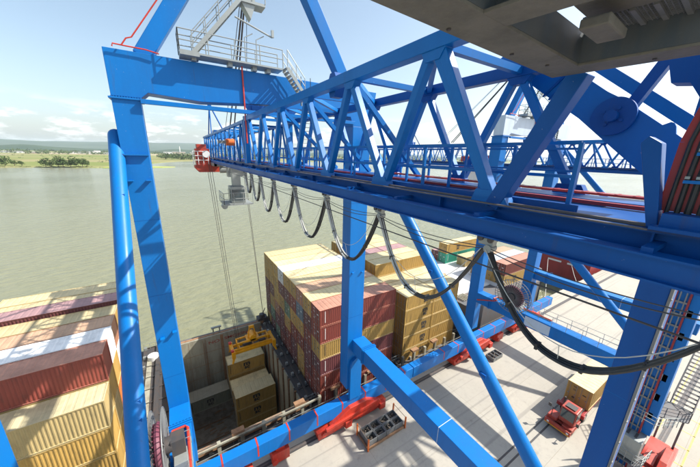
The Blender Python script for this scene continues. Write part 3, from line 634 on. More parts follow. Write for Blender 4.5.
# ------------------------------------------------------------------ containers
MESHC = {}
def cmeshes(L, W, H):
    k = (L, W, H)
    if k in MESHC: return MESHC[k]
    b = MB(); d = 0.036; n = int(L/0.28); p = (L-0.3)/n; e = 0.03
    for side in (0, 1):
        prof = []
        for i in range(n):
            x = 0.15+i*p
            prof += [(x, 0), (x+p*0.3, 0), (x+p*0.5, d), (x+p*0.8, d)]
        prof.append((L-0.15, 0))
        vs = []
        for x, o in prof:
            y = (0.03+o) if side == 0 else (W-0.03-o)
            vs += [(x, y, 0.12), (x, y, H-0.1)]
        b.add(vs, [(2*i, 2*i+2, 2*i+3, 2*i+1) if side == 0 else (2*i, 2*i+1, 2*i+3, 2*i+2) for i in range(len(prof)-1)])
    # roof with shallow corrugation
    vs = []; q = int(L/0.6); pr = []
    for i in range(q):
        x = 0.12+i*(L-0.24)/q; w = (L-0.24)/q
        pr += [(x, 0), (x+w*0.6, 0), (x+w*0.7, -0.02), (x+w*0.9, -0.02)]
    pr.append((L-0.12, 0))
    for x, o in pr: vs += [(x, 0.07, H-0.03+o), (x, W-0.07, H-0.03+o)]
    b.add(vs, [(2*i, 2*i+2, 2*i+3, 2*i+1) for i in range(len(pr)-1)])
    b.box(0.08, L-0.05, 0.09, W-0.09, 0.05, H-0.09)
    f = MB(); c = 0.09
    for y in (0, W-c):
        f.box(0.0, L, y, y+c, 0.03, 0.13); f.box(0.0, L, y, y+c*0.8, H-0.11, H-0.012)
    for x in (0, L-c*1.2):
        for y in (0.005, W-c*1.2-0.005): f.box(x+0.002, x+c*1.2-0.002, y, y+c*1.2, 0.12, H-0.1)
        f.box(x+0.002, x+c, 0.1, W-0.1, 0.035, 0.14); f.box(x+0.002, x+c, 0.1, W-0.1, H-0.13, H-0.016)
    for x in (-0.005, L-0.165):
        for y in (-0.005, W-0.155):
            for z in (0, H-0.12): f.box(x, x+0.17, y, y+0.16, z, z+0.12)
    doors = []
    for s in (0, 1):
        D = MB(); y0 = 0.12 if s == 0 else W/2+0.01; y1 = W/2-0.01 if s == 0 else W-0.12
        D.box(0.02, 0.07, y0, y1, 0.15, H-0.14)
        for k2 in range(4): zz = 0.35+k2*(H-0.6)/4; D.box(0.008, 0.03, y0+0.06, y1-0.06, zz, zz+0.18)
        doors.append(D)
    R = MB()
    for y in (0.34, W/2-0.24, W/2+0.24, W-0.34):
        R.tube((-0.02, y, 0.1), (-0.02, y, H-0.1), 0.022, 6); R.box(-0.05, 0.0, y-0.02, y+0.16, 0.95, 1.05)
    def mk(mb, nm):
        me = bpy.data.meshes.new(nm); me.from_pydata(mb.v, [], mb.f); me.polygons.foreach_set('use_smooth', mb.sm); me.update()
        bm = bmesh.new(); bm.from_mesh(me)
        bmesh.ops.recalc_face_normals(bm, faces=bm.faces); bm.to_mesh(me); bm.free(); me.materials.append(None); return me
    MESHC[k] = [('body', mk(b, 'container_body')), ('frame', mk(f, 'container_frame')), ('door', mk(doors[0], 'container_door')), ('door', mk(doors[1], 'container_door')), ('lock_rod', mk(R, 'lock_rod'))]
    return MESHC[k]
LOGO = {}
def logo_mesh(kind, W, H):
    k = (kind, W, H)
    if k not in LOGO:
        mb = MB()
        if kind == 'msc':
            text_on(mb, 'm', 1.15, (0, -0.004, 0.40), (1, 0, 0), (0, 0, 1), 1.25); text_on(mb, 'sc', 0.95, (0, -0.004, -0.28), (1, 0, 0), (0, 0, 1), 1.1)
        elif kind == 'num':
            for i in range(9): mb.box(-0.05, 0.05, -0.006, 0.0, 0.75-i*0.17, 0.86-i*0.17)
        elif kind == 'msctop':
            text_on(mb, 'm', 1.2, (0, 0.3, 0.004), (1, 0, 0), (0, 1, 0)); text_on(mb, 'sc', 1.0, (0, -0.4, 0.004), (1, 0, 0), (0, 1, 0))
        me = bpy.data.meshes.new('lettering'); me.from_pydata(mb.v, [], mb.f); me.update(); me.materials.append(None); LOGO[k] = me
    return LOGO[k]
def container(x, y, z, L, W, H, color, label, group, logo=None, door_end=True, rotz=0, logo_x=0.35):
    t = bpy.data.objects.new('shipping_container', None); COL.objects.link(t); t.location = (x, y, z); t.rotation_euler = (0, 0, rotz)
    t['label'] = label; t['category'] = 'shipping container'; t['group'] = group
    mat = CC[color]; body = None; doors_ = []
    for nm, me in cmeshes(L, W, H):
        o = bpy.data.objects.new(nm, me); COL.objects.link(o); o.parent = t
        if nm == 'lock_rod': o.parent = last
        last = o
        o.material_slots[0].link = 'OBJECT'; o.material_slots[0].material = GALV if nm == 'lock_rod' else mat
        if nm == 'body': body = o
        if nm == 'door': doors_.append(o)
        if nm == 'frame' and body: pass
    if not isinstance(logo, bool) and door_end and L > 8:
        k2 = ('door', H)
        if k2 not in LOGO:
            mb = MB(); r_d = random.Random(4)
            for i in range(5):
                y0 = 1.45+0.0; w_ = r_d.uniform(.3, .7); mb.box(0.012, 0.0195, y0, y0+w_, H-0.42-i*0.13, H-0.36-i*0.13)
            mb.box(0.012, 0.0195, 0.5, 0.85, H*0.55, H*0.55+0.25); mb.box(0.012, 0.0195, 1.5, 1.75, 0.5, 0.75)
            me = bpy.data.meshes.new('door_lettering'); me.from_pydata(mb.v, [], mb.f); me.update(); me.materials.append(None); LOGO[k2] = me
        lo = bpy.data.objects.new('lettering', LOGO[k2]); COL.objects.link(lo); lo.parent = doors_[0]
        lo.material_slots[0].link = 'OBJECT'; lo.material_slots[0].material = BLKTXT if color in ('yellow', 'pale yellow', 'white', 'grey green') else WTXT
    if logo:
        for kd, lx in ((logo, logo_x), ('num', 0.06)):
            lo = bpy.data.objects.new('lettering', logo_mesh(kd, W, H)); COL.objects.link(lo); lo.parent = body; lo.location = (lx*L, 0.012, H*0.5)
            dark = color in ('yellow', 'pale yellow', 'white', 'grey green')
            lo.material_slots[0].link = 'OBJECT'; lo.material_slots[0].material = BLKTXT if dark else WTXT
    return t
ROWN = ['row nearest quay'] + [o+' row from quay' for o in ordn[1:9]]
TN = ['on top', 'second from top', 'third from top', 'fourth from top', 'fifth from top', 'sixth from top', 'bottom tier']
# stack 1: beyond the open hold
rc_ = random.Random(3)
PAL = ['yellow', 'yellow', 'brick red', 'maroon', 'brick red', 'yellow', 'maroon', 'maroon', 'brick red', 'green']
tops1 = ['brick red', 'yellow', 'peach', 'yellow', 'yellow', 'white', 'yellow', 'yellow', 'yellow']
grid = {(0,1):'brick red',(0,2):'yellow',(0,3):'maroon',(0,4):'brick red',(0,5):'brick red',
        (1,1):'maroon',(1,2):'brick red',(2,1):'blue grey',(2,2):'yellow',(3,1):'brick red',(3,2):'yellow',(4,1):'maroon',(4,2):'green',(5,1):'maroon',(5,2):'yellow',(5,3):'maroon',
        (6,1):'yellow',(6,2):'yellow',(6,3):'peach',(6,4):'maroon',(7,1):'yellow',(7,2):'maroon',(7,3):'yellow',(8,1):'yellow',(8,2):'maroon',(8,3):'maroon'}
W1 = 2.59; H1 = 2.3
for r in range(9):
    for k in range(6):
        c = tops1[r] if k == 0 else grid.get((r, k)) or rc_.choice(PAL)
        end = 'peach' if False else c
        container(12.8+rc_.uniform(-.02, .02), 26.25+r*W1, -17.5-(k+1)*H1, 11.6, W1-0.06, H1-0.02, c if (r, k) != (2, 0) else 'peach',
            f'{c} container {TN[k]}, {ROWN[r]}, tall stack behind hold', 'containers in the tall stack behind the hold', logo='num' if r == 0 else None)
# stack 2: next bay, shorter boxes side by side
for r in range(9):
    nt_ = 5 if r < 3 else 6
    for k in range(nt_):
        if r > 0 and r < 8 and k > (1 if r == 3 else 0): continue
        top = -19.9 if r < 3 else -17.6
        for s in range(2):
            c = 'yellow'
            if r == 5 and k == 0: c = 'maroon'
            if k == 0 and r == 1 and s == 1: c = 'pale yellow'
            container(27.2+s*6.0, 26.9+r*W1, top-(k+1)*2.35, 5.9, W1-0.06, 2.33, c,
                f'short {c} container {TN[k]}, {ROWN[r]}, {"left" if s == 0 else "right"} half, yellow stack', 'short containers in the yellow stack', logo='msc' if (r == 0 and s == 0) else None, logo_x=0.72)
# left stack
W3 = 2.52; H3 = 2.9
colsL = ['pale yellow', 'brick red', 'white', 'peach', 'yellow', 'maroon', 'yellow', 'yellow']
for r in range(8):
    top = -20.80 if r == 0 else (-17.85 if r != 5 else -17.35)
    y = 27.45 if r == 0 else 30.0+(r-1)*2.59
    for k in range(6):
        z = top-(k+1)*H3
        if z < -38: continue
        if k > 1 and 0 < r < 7 and True:
            if r > 3: continue
        c = colsL[r] if k == 0 else [['yellow', 'yellow', 'yellow', 'yellow', 'yellow'], ['yellow', 'pale yellow', 'yellow', 'peach', 'yellow'], ['yellow', 'orange', 'yellow', 'maroon', 'yellow'], ['white', 'maroon', 'yellow', 'white', 'yellow']][min(r, 3)][k-1]
        container(-19.0, y, z, 11.8, W3-0.04, H3-0.02, c,
            f'{c} container {TN[k]}, {ROWN[r]}, in the stack at lower left', 'containers in the lower left stack', logo='msc' if (r == 0 and k < 3) else ('num' if r < 2 else None), logo_x=0.22)
        if k == 0 or r == 0:
            container(-31.1, y, z, 11.8, W3-0.04, H3-0.02, rc_.choice(['yellow', 'brick red', 'yellow', 'peach']) if k == 0 else 'yellow',
                f'container {TN[k]}, {ROWN[r]}, in the stack past the left picture edge', 'containers behind the lower left stack')
# inside the hold
hold = [(4.15, 42.9, -36.05, 'yellow', 'yellow short container with dark lettering, highest one inside the open hold', 'msc'),
        (4.15, 39.9, -38.6, 'yellow', 'yellow short container lying between the two taller piles in the hold', None),
        (4.15, 36.9, -37.5, 'yellow', 'yellow short container on top of the nearer pile inside the hold', 'msc'),
        (4.15, 36.9, -39.9, 'yellow', 'yellow short container second in the nearer pile inside the hold', 'msc'),
        (4.15, 36.9, -42.3, 'yellow', 'yellow short container at the foot of the nearer pile in the hold', None),
        (4.15, 42.9, -38.45, 'yellow', 'yellow short container under the highest one inside the hold', None),
        (-1.9, 42.9, -40.6, 'grey green', 'dusty grey green short container in the shaded far corner of the hold', 'msc')]
for x, y, z, c, lb, lg in hold:
    container(x, y, z, 5.95, 2.45, 2.38, c, lb, 'short containers inside the open hold', logo=lg, logo_x=0.5)
# forward stacks
for r, (c0, c1) in enumerate((('yellow', 'teal'), (None, 'maroon'))):
    for k, c in enumerate((c0, c1)):
        if c: container(54.5, 42.0+r*2.55-0.4*r, -22.6-k*2.5, 12.0, 2.5, 2.45, c, ['yellow container with dark lettering on top of a teal one near the far bow', 'teal container under a yellow one near the far bow', '', 'maroon container behind the teal one near the far bow'][r*2+k], 'containers on the raised foredeck', logo='msc' if k == 0 else 'num')
container(57.0, 38.2, -25.1, 6.0, 2.5, 2.4, 'pale yellow', 'lone small pale yellow container on the white hatch covers', 'containers on the raised foredeck')
for r, c in enumerate(('brick red', 'blue grey', 'peach')):
    container(55.2, 27.9+r*2.55, -23.0, 12.0, 2.5, 2.45, c, ['brick red container topping the forward stack, nearest the quay', 'pale blue grey container between two red ones on the forward stack', 'peach red container topping the forward stack, farthest from the quay'][r], 'containers on the raised foredeck')
    container(55.2, 27.9+r*2.55, -25.5, 12.0, 2.5, 2.45, 'yellow', ['yellow container under the brick red one on the forward stack', 'yellow container under the blue grey one on the forward stack', 'yellow container under the peach one on the forward stack'][r], 'containers on the raised foredeck', logo='msc' if r == 0 else None)

# ------------------------------------------------------------------ ship
D0 = -31.35; HX0, HX1, HY0, HY1, HB = -2.3, 10.9, 27.4, 47.5, -44.6
ship = thing('container_ship', 'container ship moored at the quay with one hold open', 'ship', (20, 37.5, -36))
m = MB(); m.box(-60, HX0-0.3, 25.4, 50.2, -38, D0); m.box(HX1+0.3, 66, 25.4, 50.2, -38, D0); m.box(HX0-0.3, HX1+0.3, 25.4, HY0, -38, D0); m.box(HX0-0.3, HX1+0.3, HY1+0.3, 50.2, -38, D0)
m.prism([(66, 25.4, -38), (74, 29, -38), (80, 37.8, -38), (74, 46.6, -38), (66, 50.2, -38)], (0, 0, 12.5)); hull = m.build('hull', DGREY, ship)
m = MB(); m.box(42, 66, 25.6, 50.0, D0, -25.5); m.build('foredeck', DGREY, ship)
m = MB(); m.box(43, 54, 30, 49.5, -25.5, -25.1); m.box(54.2, 66, 28, 49.5, -25.5, -25.12); m.build('hatch_cover', WHITE, ship)
m = MB(); m.box(HX0, HX1, HY1, HY1+0.3, HB, -30.4); fw = m.build('hold_wall', CREAM, ship)
m = MB(); text_on(m, 'NO', 0.75, (2.9, HY1-0.012, -31.6), (1, 0, 0), (0, 0, 1), 1.5); text_on(m, 'SMOKING', 0.75, (6.9, HY1-0.012, -31.5), (1, 0, 0), (0, 0, 1), 1.4); m.build('lettering', REDTXT, fw)
m = MB()
for x in (4.15,): m.box(x-0.22, x+0.22, HY1-0.10, HY1-0.001, HB, -30.6)
for z in (-33.3, -35.6, -38.0): m.box(HX0, HX1, HY1-0.02, HY1-0.001, z, z+0.05)
for x in (-0.9, 1.5, 6.6, 9.0): m.box(x, x+0.03, HY1-0.02, HY1-0.0012, HB, -30.6)
m.build('cell_guide', RUSTY, fw)
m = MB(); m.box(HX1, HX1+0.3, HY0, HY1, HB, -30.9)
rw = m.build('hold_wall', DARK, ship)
m = MB()
for k in range(9):
    y = HY0+0.6+k*2.45; m.box(HX1-0.16, HX1-0.002, y, y+1.5, HB, -30.95)
m.build('cell_guide', CREAM, rw)
m = MB()
for k in range(9):
    y = HY0+2.25+k*2.45; m.box(HX1-0.32, HX1-0.003, y, y+0.12, HB, -30.8)
m.build('cell_guide', RUSTY, rw)
m = MB(); m.box(HX0-0.3, HX0, HY0, HY1, HB, -30.6); m.box(HX0, HX1, HY0-0.3, HY0, HB, -30.6); m.build('hold_wall', CREAM, ship)
m = MB(); m.box(HX0-0.3, HX1+0.3, HY0-0.3, HY1+0.3, HB-0.4, HB); m.build('hold_floor', HFLOOR, ship)
m = MB()
for x in (1.2, 1.6): m.box(x, x+0.05, HY1-0.12, HY1-0.06, HB, -30.7)
for k in range(45): m.box(1.25, 1.6, HY1-0.11, HY1-0.07, HB+0.3*k, HB+0.3*k+0.03)
m.build('ladder', RUSTY, fw)
for k in range(5):
    y = HY0+3+k*3.3; m = MB(); m.box(-2.0, 3.8, y, y+0.12, HB, HB+0.14); m.build('floor_beam', RUSTY, ship)
# scattered steel on the hold floor
m = MB(); rr = random.Random(5)
for k in range(160):
    x = rr.uniform(-2, 10); y = rr.uniform(28, 46); a = rr.uniform(0, .3); l = rr.uniform(.3, 1.2)
    m.beam((x, y, HB+0.04), (x+l*math.cos(a), y+l*math.sin(a), HB+0.05), rr.uniform(.05, .25), 0.06)
m.build('lashing_debris', RUSTY, ship, kind='stuff')
# coamings and rails
m = MB(); m.box(HX0-0.6, HX1+0.6, HY1+0.3, HY1+0.75, -30.9, -30.35); m.box(HX0-0.6, HX1+0.6, HY0-0.7, HY0-0.3, -30.9, -30.3); m.box(HX0-0.75, HX0-0.3, HY0, HY1, -31, -30.4); m.build('coaming', RUSTY, ship)
m = MB(); m.box(2.9, 3.1, 47.9, 48.1, -30.4, -29.2); m.box(3.9, 4.1, 47.9, 48.1, -30.4, -29.2); m.box(2.7, 4.3, 47.8, 48.2, -29.3, -29.1); m.build('vent_frame', GALV, ship)
# cross decks with lashing gear
for x0, x1 in ((HX1+0.3, 12.7), (-7.0, HX0-0.6), (24.6, 27.0), (39.4, 42)):
    m = MB(); m.box(x0, x1, 27, 49.8, D0+0.01, D0+0.5)
    for k in range(10): m.box(x0, x1, 27.2+k*2.5, 27.35+k*2.5, D0+0.5, D0+0.62)
    m.box(x0+(x1-x0)*0.42, x0+(x1-x0)*0.55, 27, 49.5, D0+0.5, D0+0.8)
    cd = m.build('cross_deck', DARK, ship)
    m = MB()
    for k in range(10): y = 27.7+k*2.4; m.box(x0+0.1, x0+0.45, y, y+0.35, D0+0.5, D0+0.9); m.tube((x1-0.3, y, D0+0.5), (x1-0.3, y, D0+1.0), 0.12, 8)
    m.build('lashing_bin', GALV, cd)
    m = MB(); m.rail([(x0+0.1, 27.2, D0+0.5), (x1-0.1, 27.2, D0+0.5)], 1.0, 0.03, 0.8); m.rail([(x0+0.1, 49.6, D0+0.5), (x1-0.1, 49.6, D0+0.5)], 1.0, 0.03, 0.8); m.build('handrail', GALV, cd)
m = MB(); m.box(-6.4, -5.8, 27.2, 47.5, D0+0.5, D0+0.62); m.box(-3.4, -2.9, 27.0, 48, D0+0.5, D0+1.6); m.build('cable_duct', CREAM, ship)
m = MB(); m.tube((11.5, 48.6, D0+0.5), (11.5, 48.6, D0+2.0), 0.5, 12); m.box(10.6, 12.4, 47.9, 49.4, D0+0.5, D0+1.4); m.beam((11, 48, D0+1.4), (12.3, 49.3, D0+2.6), 0.12); m.build('deck_winch', DARK, ship)
m = MB(); m.tube((-5.6, 46.5, D0+0.5), (-5.6, 46.5, D0+1.2), 0.7, 14); m.build('mushroom_vent', WHITE, ship)
# near side walkway: railings, pedestals, stanchions
m = MB(); m.rail([(-20, 25.6, D0), (66, 25.6, D0)], 1.15, 0.035, 1.5, 3); m.build('side_rail', GALV, ship)
for k in range(30):
    x = -4+k*2.35
    MB().box(x, x+0.35, 26.0, 26.35, D0, D0+1.9).build('lashing_pedestal', CREAM, ship)
MB().box(-20, 12.7, 25.82, 25.99, D0+1.75, D0+1.95).build('pedestal_rail', CREAM, ship)
for x in (2.2, 9.3, 14.2, 20.0, 28.6, 33.0): MB().box(x, x+1.3, 26.0, 26.6, D0+1.95, D0+2.25).build('rusty_cap', RUSTY, ship)
m = MB(); m.rail([(-5, 26.8, D0), (10.9, 26.8, D0)], 1.2, 0.03, 1.2, 3)
for k in range(12): m.box(-3+k*2.9, -2.7+k*2.9, 26.7, 27.0, D0+0.02, D0+0.5)
m.build('inner_rail', GALV, ship)
m = MB()
for k in range(5): x = 43.0+k*0.5; m.box(x, x+0.2, 28, 36, D0+6, D0+6.15)
m.box(40.8, 41.6, 31.0, 33.0, D0+0.6, D0+6.0); m.box(39.8, 40.2, 28.2, 30.0, D0+0.5, D0+5.5); m.build('lashing_bridge', CREAM, ship)
m = MB(); m.box(42.5, 44.8, 33.0, 34.0, -25.5, -24.6); m.beam((43.5, 33.5, -24.6), (44.3, 33.9, -22.6), 0.45); m.beam((44.3, 33.9, -22.6), (46.5, 36, -23.8), 0.3); m.box(42.8, 43.8, 34.2, 35.0, -25.5, -23.6); m.build('deck_crane', YEL, ship, 0.03)

# second vessel
s2 = thing('barge', 'red hulled vessel with a beige deck moored ahead of the container ship', 'ship', (110, 32, -36))
m = MB(); m.prism([(94.5, 25.6, -37), (94.5, 25.6, -27.2), (94.5, 39.5, -27.2), (94.5, 39.5, -37)], (70, 0, 0)); m.build('hull', SHIPRED, s2, 0.1)
m = MB(); m.box(95.5, 160, 26.6, 38.5, -27.25, -26.9); m.build('deck', BEIGE, s2)
m = MB(); m.box(94.47, 94.5, 32.5, 36.0, -29.0, -28.5); m.box(94.47, 94.5, 27.6, 31.0, -29.0, -28.5); m.build('white_stripe', WHITE, s2)
m = MB(); m.rail([(94.7, 25.9, -27.2), (94.7, 39.2, -27.2)], 0.9, 0.04, 2); m.box(95, 96, 37.5, 38.6, -27, -25.5); m.box(96, 98, 27, 28.5, -26.9, -25.9); m.box(97, 99, 29.5, 30.2, -26.9, -26.2); m.build('mooring_gear', DARK, s2)
m = MB(); m.box(94.2, 94.5, 25.5, 39.6, -35.5, -33.2); m.build('boot_stripe', DARK, s2)
for i, (a, b) in enumerate((((94.4, 30, -28.5), (82, 24.0, G+0.3)), ((94.4, 36, -28.5), (66, 24.0, G+0.3)), ((94.4, 27, -28.5), (88, 24.0, G+0.3)))):
    m = MB(); A = Vector(a); B = Vector(b); m.path([A.lerp(B, k/10)+Vector((0, 0, -0.25*math.sin(math.pi*k/10))) for k in range(11)], 0.05, 5)
    m.build('mooring_line', WCAB, base=a, label=['pale mooring line from the red hull to the quay, middle one', 'pale mooring line from the red hull, reaching farthest along the quay', 'shortest pale mooring line from the red hull to the quay'][i], category='mooring line', group='mooring lines')

# ------------------------------------------------------------------ quay, water, land
def concrete():
    m, nt, b = nodes('quay_concrete')
    tc = N(nt, 'ShaderNodeTexCoord')
    n1 = N(nt, 'ShaderNodeTexNoise', Scale=0.12, Detail=10.0, Roughness=0.65); lk(nt, tc.outputs['Object'], n1.inputs['Vector'])
    n2 = N(nt, 'ShaderNodeTexNoise', Scale=2.5, Detail=8.0, Roughness=0.7); lk(nt, tc.outputs['Object'], n2.inputs['Vector'])
    mp = N(nt, 'ShaderNodeMapping'); lk(nt, tc.outputs['Object'], mp.inputs[0]); mp.inputs['Scale'].default_value = (0.05, 1.2, 1)
    n3 = N(nt, 'ShaderNodeTexNoise', Scale=1.0, Detail=6.0, Roughness=0.6); lk(nt, mp.outputs[0], n3.inputs['Vector'])
    br = N(nt, 'ShaderNodeTexBrick'); lk(nt, tc.outputs['Object'], br.inputs['Vector'])
    br.offset = 0; br.inputs['Scale'].default_value = 1; br.inputs['Brick Width'].default_value = 14.0; br.inputs['Row Height'].default_value = 7.0; br.inputs['Mortar Size'].default_value = 0.018
    br.inputs['Color1'].default_value = (1, 1, 1, 1); br.inputs['Color2'].default_value = (0.93, 0.93, 0.93, 1); br.inputs['Mortar'].default_value = (0.72, 0.70, 0.66, 1)
    c = mixc(nt, ramp(nt, n1.outputs[0], 0.35, 0.7), (0.42, 0.385, 0.32), (0.345, 0.32, 0.27))
    c = mixc(nt, ramp(nt, n2.outputs[0], 0.5, 0.85), c, (0.30, 0.28, 0.24))
    st = N(nt, 'ShaderNodeMath', operation='MULTIPLY'); lk(nt, ramp(nt, n3.outputs[0], 0.6, 0.75), st.inputs[0]); st.inputs[1].default_value = 0.6
    c = mixc(nt, st.outputs[0], c, (0.22, 0.205, 0.18))
    n6 = N(nt, 'ShaderNodeTexNoise', Scale=0.55, Detail=4.0, Roughness=0.55); lk(nt, tc.outputs['Object'], n6.inputs['Vector'])
    s6 = N(nt, 'ShaderNodeMath', operation='MULTIPLY'); lk(nt, ramp(nt, n6.outputs[0], 0.67, 0.74), s6.inputs[0]); s6.inputs[1].default_value = 0.45
    c = mixc(nt, s6.outputs[0], c, (0.14, 0.13, 0.115))
    mp7 = N(nt, 'ShaderNodeMapping'); lk(nt, tc.outputs['Object'], mp7.inputs[0]); mp7.inputs['Scale'].default_value = (0.012, 2.2, 1); mp7.inputs['Rotation'].default_value = (0, 0, 0.035)
    n7 = N(nt, 'ShaderNodeTexNoise', Scale=1.0, Detail=2.0, Roughness=0.5); lk(nt, mp7.outputs[0], n7.inputs['Vector'])
    m7 = N(nt, 'ShaderNodeMath', operation='MULTIPLY'); lk(nt, ramp(nt, n7.outputs[0], 0.64, 0.70), m7.inputs[0]); m7.inputs[1].default_value = 0.4
    c = mixc(nt, m7.outputs[0], c, (0.17, 0.16, 0.145))
    mm = nt.nodes.new('ShaderNodeMix'); mm.data_type = 'RGBA'; mm.blend_type = 'MULTIPLY'; mm.inputs[0].default_value = 1; lk(nt, c, mm.inputs[6]); lk(nt, br.outputs['Color'], mm.inputs[7])
    lk(nt, mm.outputs[2], b.inputs['Base Color']); b.inputs['Roughness'].default_value = 0.9
    bp = N(nt, 'ShaderNodeBump', Strength=0.2, Distance=0.02); lk(nt, n2.outputs[0], bp.inputs['Height']); lk(nt, bp.outputs[0], b.inputs['Normal'])
    return m
CONC = concrete()
m = MB(); m.box(-150, 400, -400, 24.2, -42, G); struct('quay', m, CONC)
m = MB(); m.box(-150, 400, 23.35, 24.25, G, G+0.14); struct('quay_kerb', m, CONC, bevel=0.02)
m = MB()
for y in (21.4, 1.6): m.box(-150, 400, y-0.28, y-0.07, G+0.004, G+0.008); m.box(-150, 400, y+0.07, y+0.28, G+0.004, G+0.008)
for y in (9.0, 9.7): m.box(-150, 400, y-0.09, y+0.09, G+0.004, G+0.008)
struct('rail_grooves', m, DARK)
m = MB()
for y in (21.4, 1.6): m.box(-150, 400, y-0.06, y+0.06, G+0.004, G+0.05)
struct('crane_rails', m, RAILM)
m = MB(); yl = 3.1
m.box(-20, 200, yl-0.9-0.07, yl-0.9+0.07, G+0.004, G+0.008); m.box(-20, 200, -1.2, -1.06, G+0.004, G+0.008)
m.box(28, 90, -0.3, -0.16, G+0.0045, G+0.0085)
for k in range(20): m.box(28+3*k, 28.12+3*k, -0.3, 0.7, G+0.0045, G+0.0085)
struct('lane_markings', m, YLINE)
# fenders along the quay edge
for k in range(12):
    x = 45+k*5; m = MB(); m.tube((x, 24.4, G-0.2), (x, 24.4, G-2.4), 0.45, 12)
    if k == 0: f0 = m.build('fender', BLACK, base=(x, 24.4, G-1), label=f'black rubber fenders on the quay wall beyond the container ship, all alike', category='fender', group='quay fenders')
    else: o = f0.copy(); COL.objects.link(o); o.location = (x, 24.4, G-1)

def water():
    m, nt, b = nodes('river_water')
    tc = N(nt, 'ShaderNodeTexCoord')
    mp = N(nt, 'ShaderNodeMapping'); lk(nt, tc.outputs['Object'], mp.inputs[0]); mp.inputs['Rotation'].default_value = (0, 0, 0.6); mp.inputs['Scale'].default_value = (0.45, 1, 1)
    n1 = N(nt, 'ShaderNodeTexNoise', Scale=0.42, Detail=7.0, Roughness=0.55); lk(nt, mp.outputs[0], n1.inputs['Vector'])
    n2 = N(nt, 'ShaderNodeTexNoise', Scale=0.02, Detail=4.0, Roughness=0.6); lk(nt, mp.outputs[0], n2.inputs['Vector'])
    c = mixc(nt, n2.outputs[0], (0.225, 0.225, 0.135), (0.190, 0.192, 0.118))
    lk(nt, c, b.inputs['Base Color']); b.inputs['Roughness'].default_value = 0.16; b.inputs['IOR'].default_value = 1.33
    n3 = N(nt, 'ShaderNodeTexNoise', Scale=0.006, Detail=5.0, Roughness=0.6); lk(nt, mp.outputs[0], n3.inputs['Vector'])
    rg = N(nt, 'ShaderNodeMapRange'); lk(nt, n3.outputs[0], rg.inputs[0]); rg.inputs[1].default_value = 0.35; rg.inputs[2].default_value = 0.65; rg.inputs[3].default_value = 0.08; rg.inputs[4].default_value = 0.28; lk(nt, rg.outputs[0], b.inputs['Roughness'])
    bp = N(nt, 'ShaderNodeBump', Strength=1.0, Distance=1.0); lk(nt, n1.outputs[0], bp.inputs['Height']); lk(nt, bp.outputs[0], b.inputs['Normal'])
    return m
m = MB(); wx = [-30000, -50, 60, 30000]; wy = [-3000, 26.5, 49.5, 30000]
m.add([(x, y, -36) for y in wy for x in wx], [(j*4+i, j*4+i+1, j*4+i+5, j*4+i+4) for j in range(3) for i in range(3) if (i, j) != (1, 1)]); struct('water', m, water())
def land(name, a, bcol, sc):
    m, nt, b = nodes(name); tc = N(nt, 'ShaderNodeTexCoord')
    mp = N(nt, 'ShaderNodeMapping'); lk(nt, tc.outputs['Object'], mp.inputs[0]); mp.inputs['Scale'].default_value = (0.35, 1, 1)
    n1 = N(nt, 'ShaderNodeTexNoise', Scale=sc, Detail=10.0, Roughness=0.7); lk(nt, mp.outputs[0], n1.inputs['Vector'])
    c = mixc(nt, ramp(nt, n1.outputs[0], 0.42, 0.6), a, bcol)
    lk(nt, c, b.inputs['Base Color']); b.inputs['Roughness'].default_value = 1; b.inputs['Specular IOR Level'].default_value = 0.1
    return m
FIELD = land('field_grass', (0.17, 0.20, 0.06), (0.27, 0.24, 0.12), 0.006)
WOOD = land('wooded_hill', (0.025, 0.055, 0.03), (0.05, 0.08, 0.045), 0.002)
# far bank: plateau with an uneven shoreline
rr = random.Random(11)
sh = [(-3000, 560), (-900, 640), (-500, 735), (-260, 760), (-150, 742), (-112, 738), (-60, 900), (20, 1150), (110, 1270), (400, 1300), (1100, 1200), (2500, 1500), (6000, 2200)]
pts = []
for (x0, y0), (x1, y1) in zip(sh, sh[1:]):
    n = 14
    for k in range(n): t = k/n; pts.append((x0+(x1-x0)*t, y0+(y1-y0)*t+rr.uniform(-6, 6)))
pts.append(sh[-1])
m = MB(); n = len(pts)
vs = [(x, y, -36.2) for x, y in pts]+[(x, y+12, -34.8) for x, y in pts]+[(x*6, 26000, -30) for x, y in pts]
m.add(vs, [(i, i+1, n+i+1, n+i) for i in range(n-1)]+[(n+i, n+i+1, 2*n+i+1, 2*n+i) for i in range(n-1)]); struct('far_bank', m, FIELD)
m = MB(); P = [(-85, 690), (-60, 700), (-5, 735), (-30, 760), (-85, 745)]
P = [(-110, 730), (-60, 724), (-12, 742), (12, 770), (-20, 790), (-110, 800)]
m.prism([(x, y, -36.3) for x, y in P], (0, 0, 1.2)); struct('reed_spit', m, land('reeds', (0.30, 0.36, 0.09), (0.36, 0.36, 0.14), 0.02))
m = MB(); m.prism([(-3000, 1500, -35), (-1400, 1500, -35), (-700, 1700, -35), (-560, 1900, -35), (-800, 2100, -35), (-3000, 2200, -35)], (0, 0, 0.9)); struct('gravel_yard', m, land('gravel', (0.36, 0.31, 0.24), (0.20, 0.15, 0.11), 0.012))
m = MB(); m.prism([(-620, 2300, -35), (700, 2600, -35), (700, 2900, -35), (-900, 2900, -35)], (0, 0, 1.5)); struct('sand_yard', m, land('sand', (0.45, 0.37, 0.26), (0.30, 0.25, 0.18), 0.01))
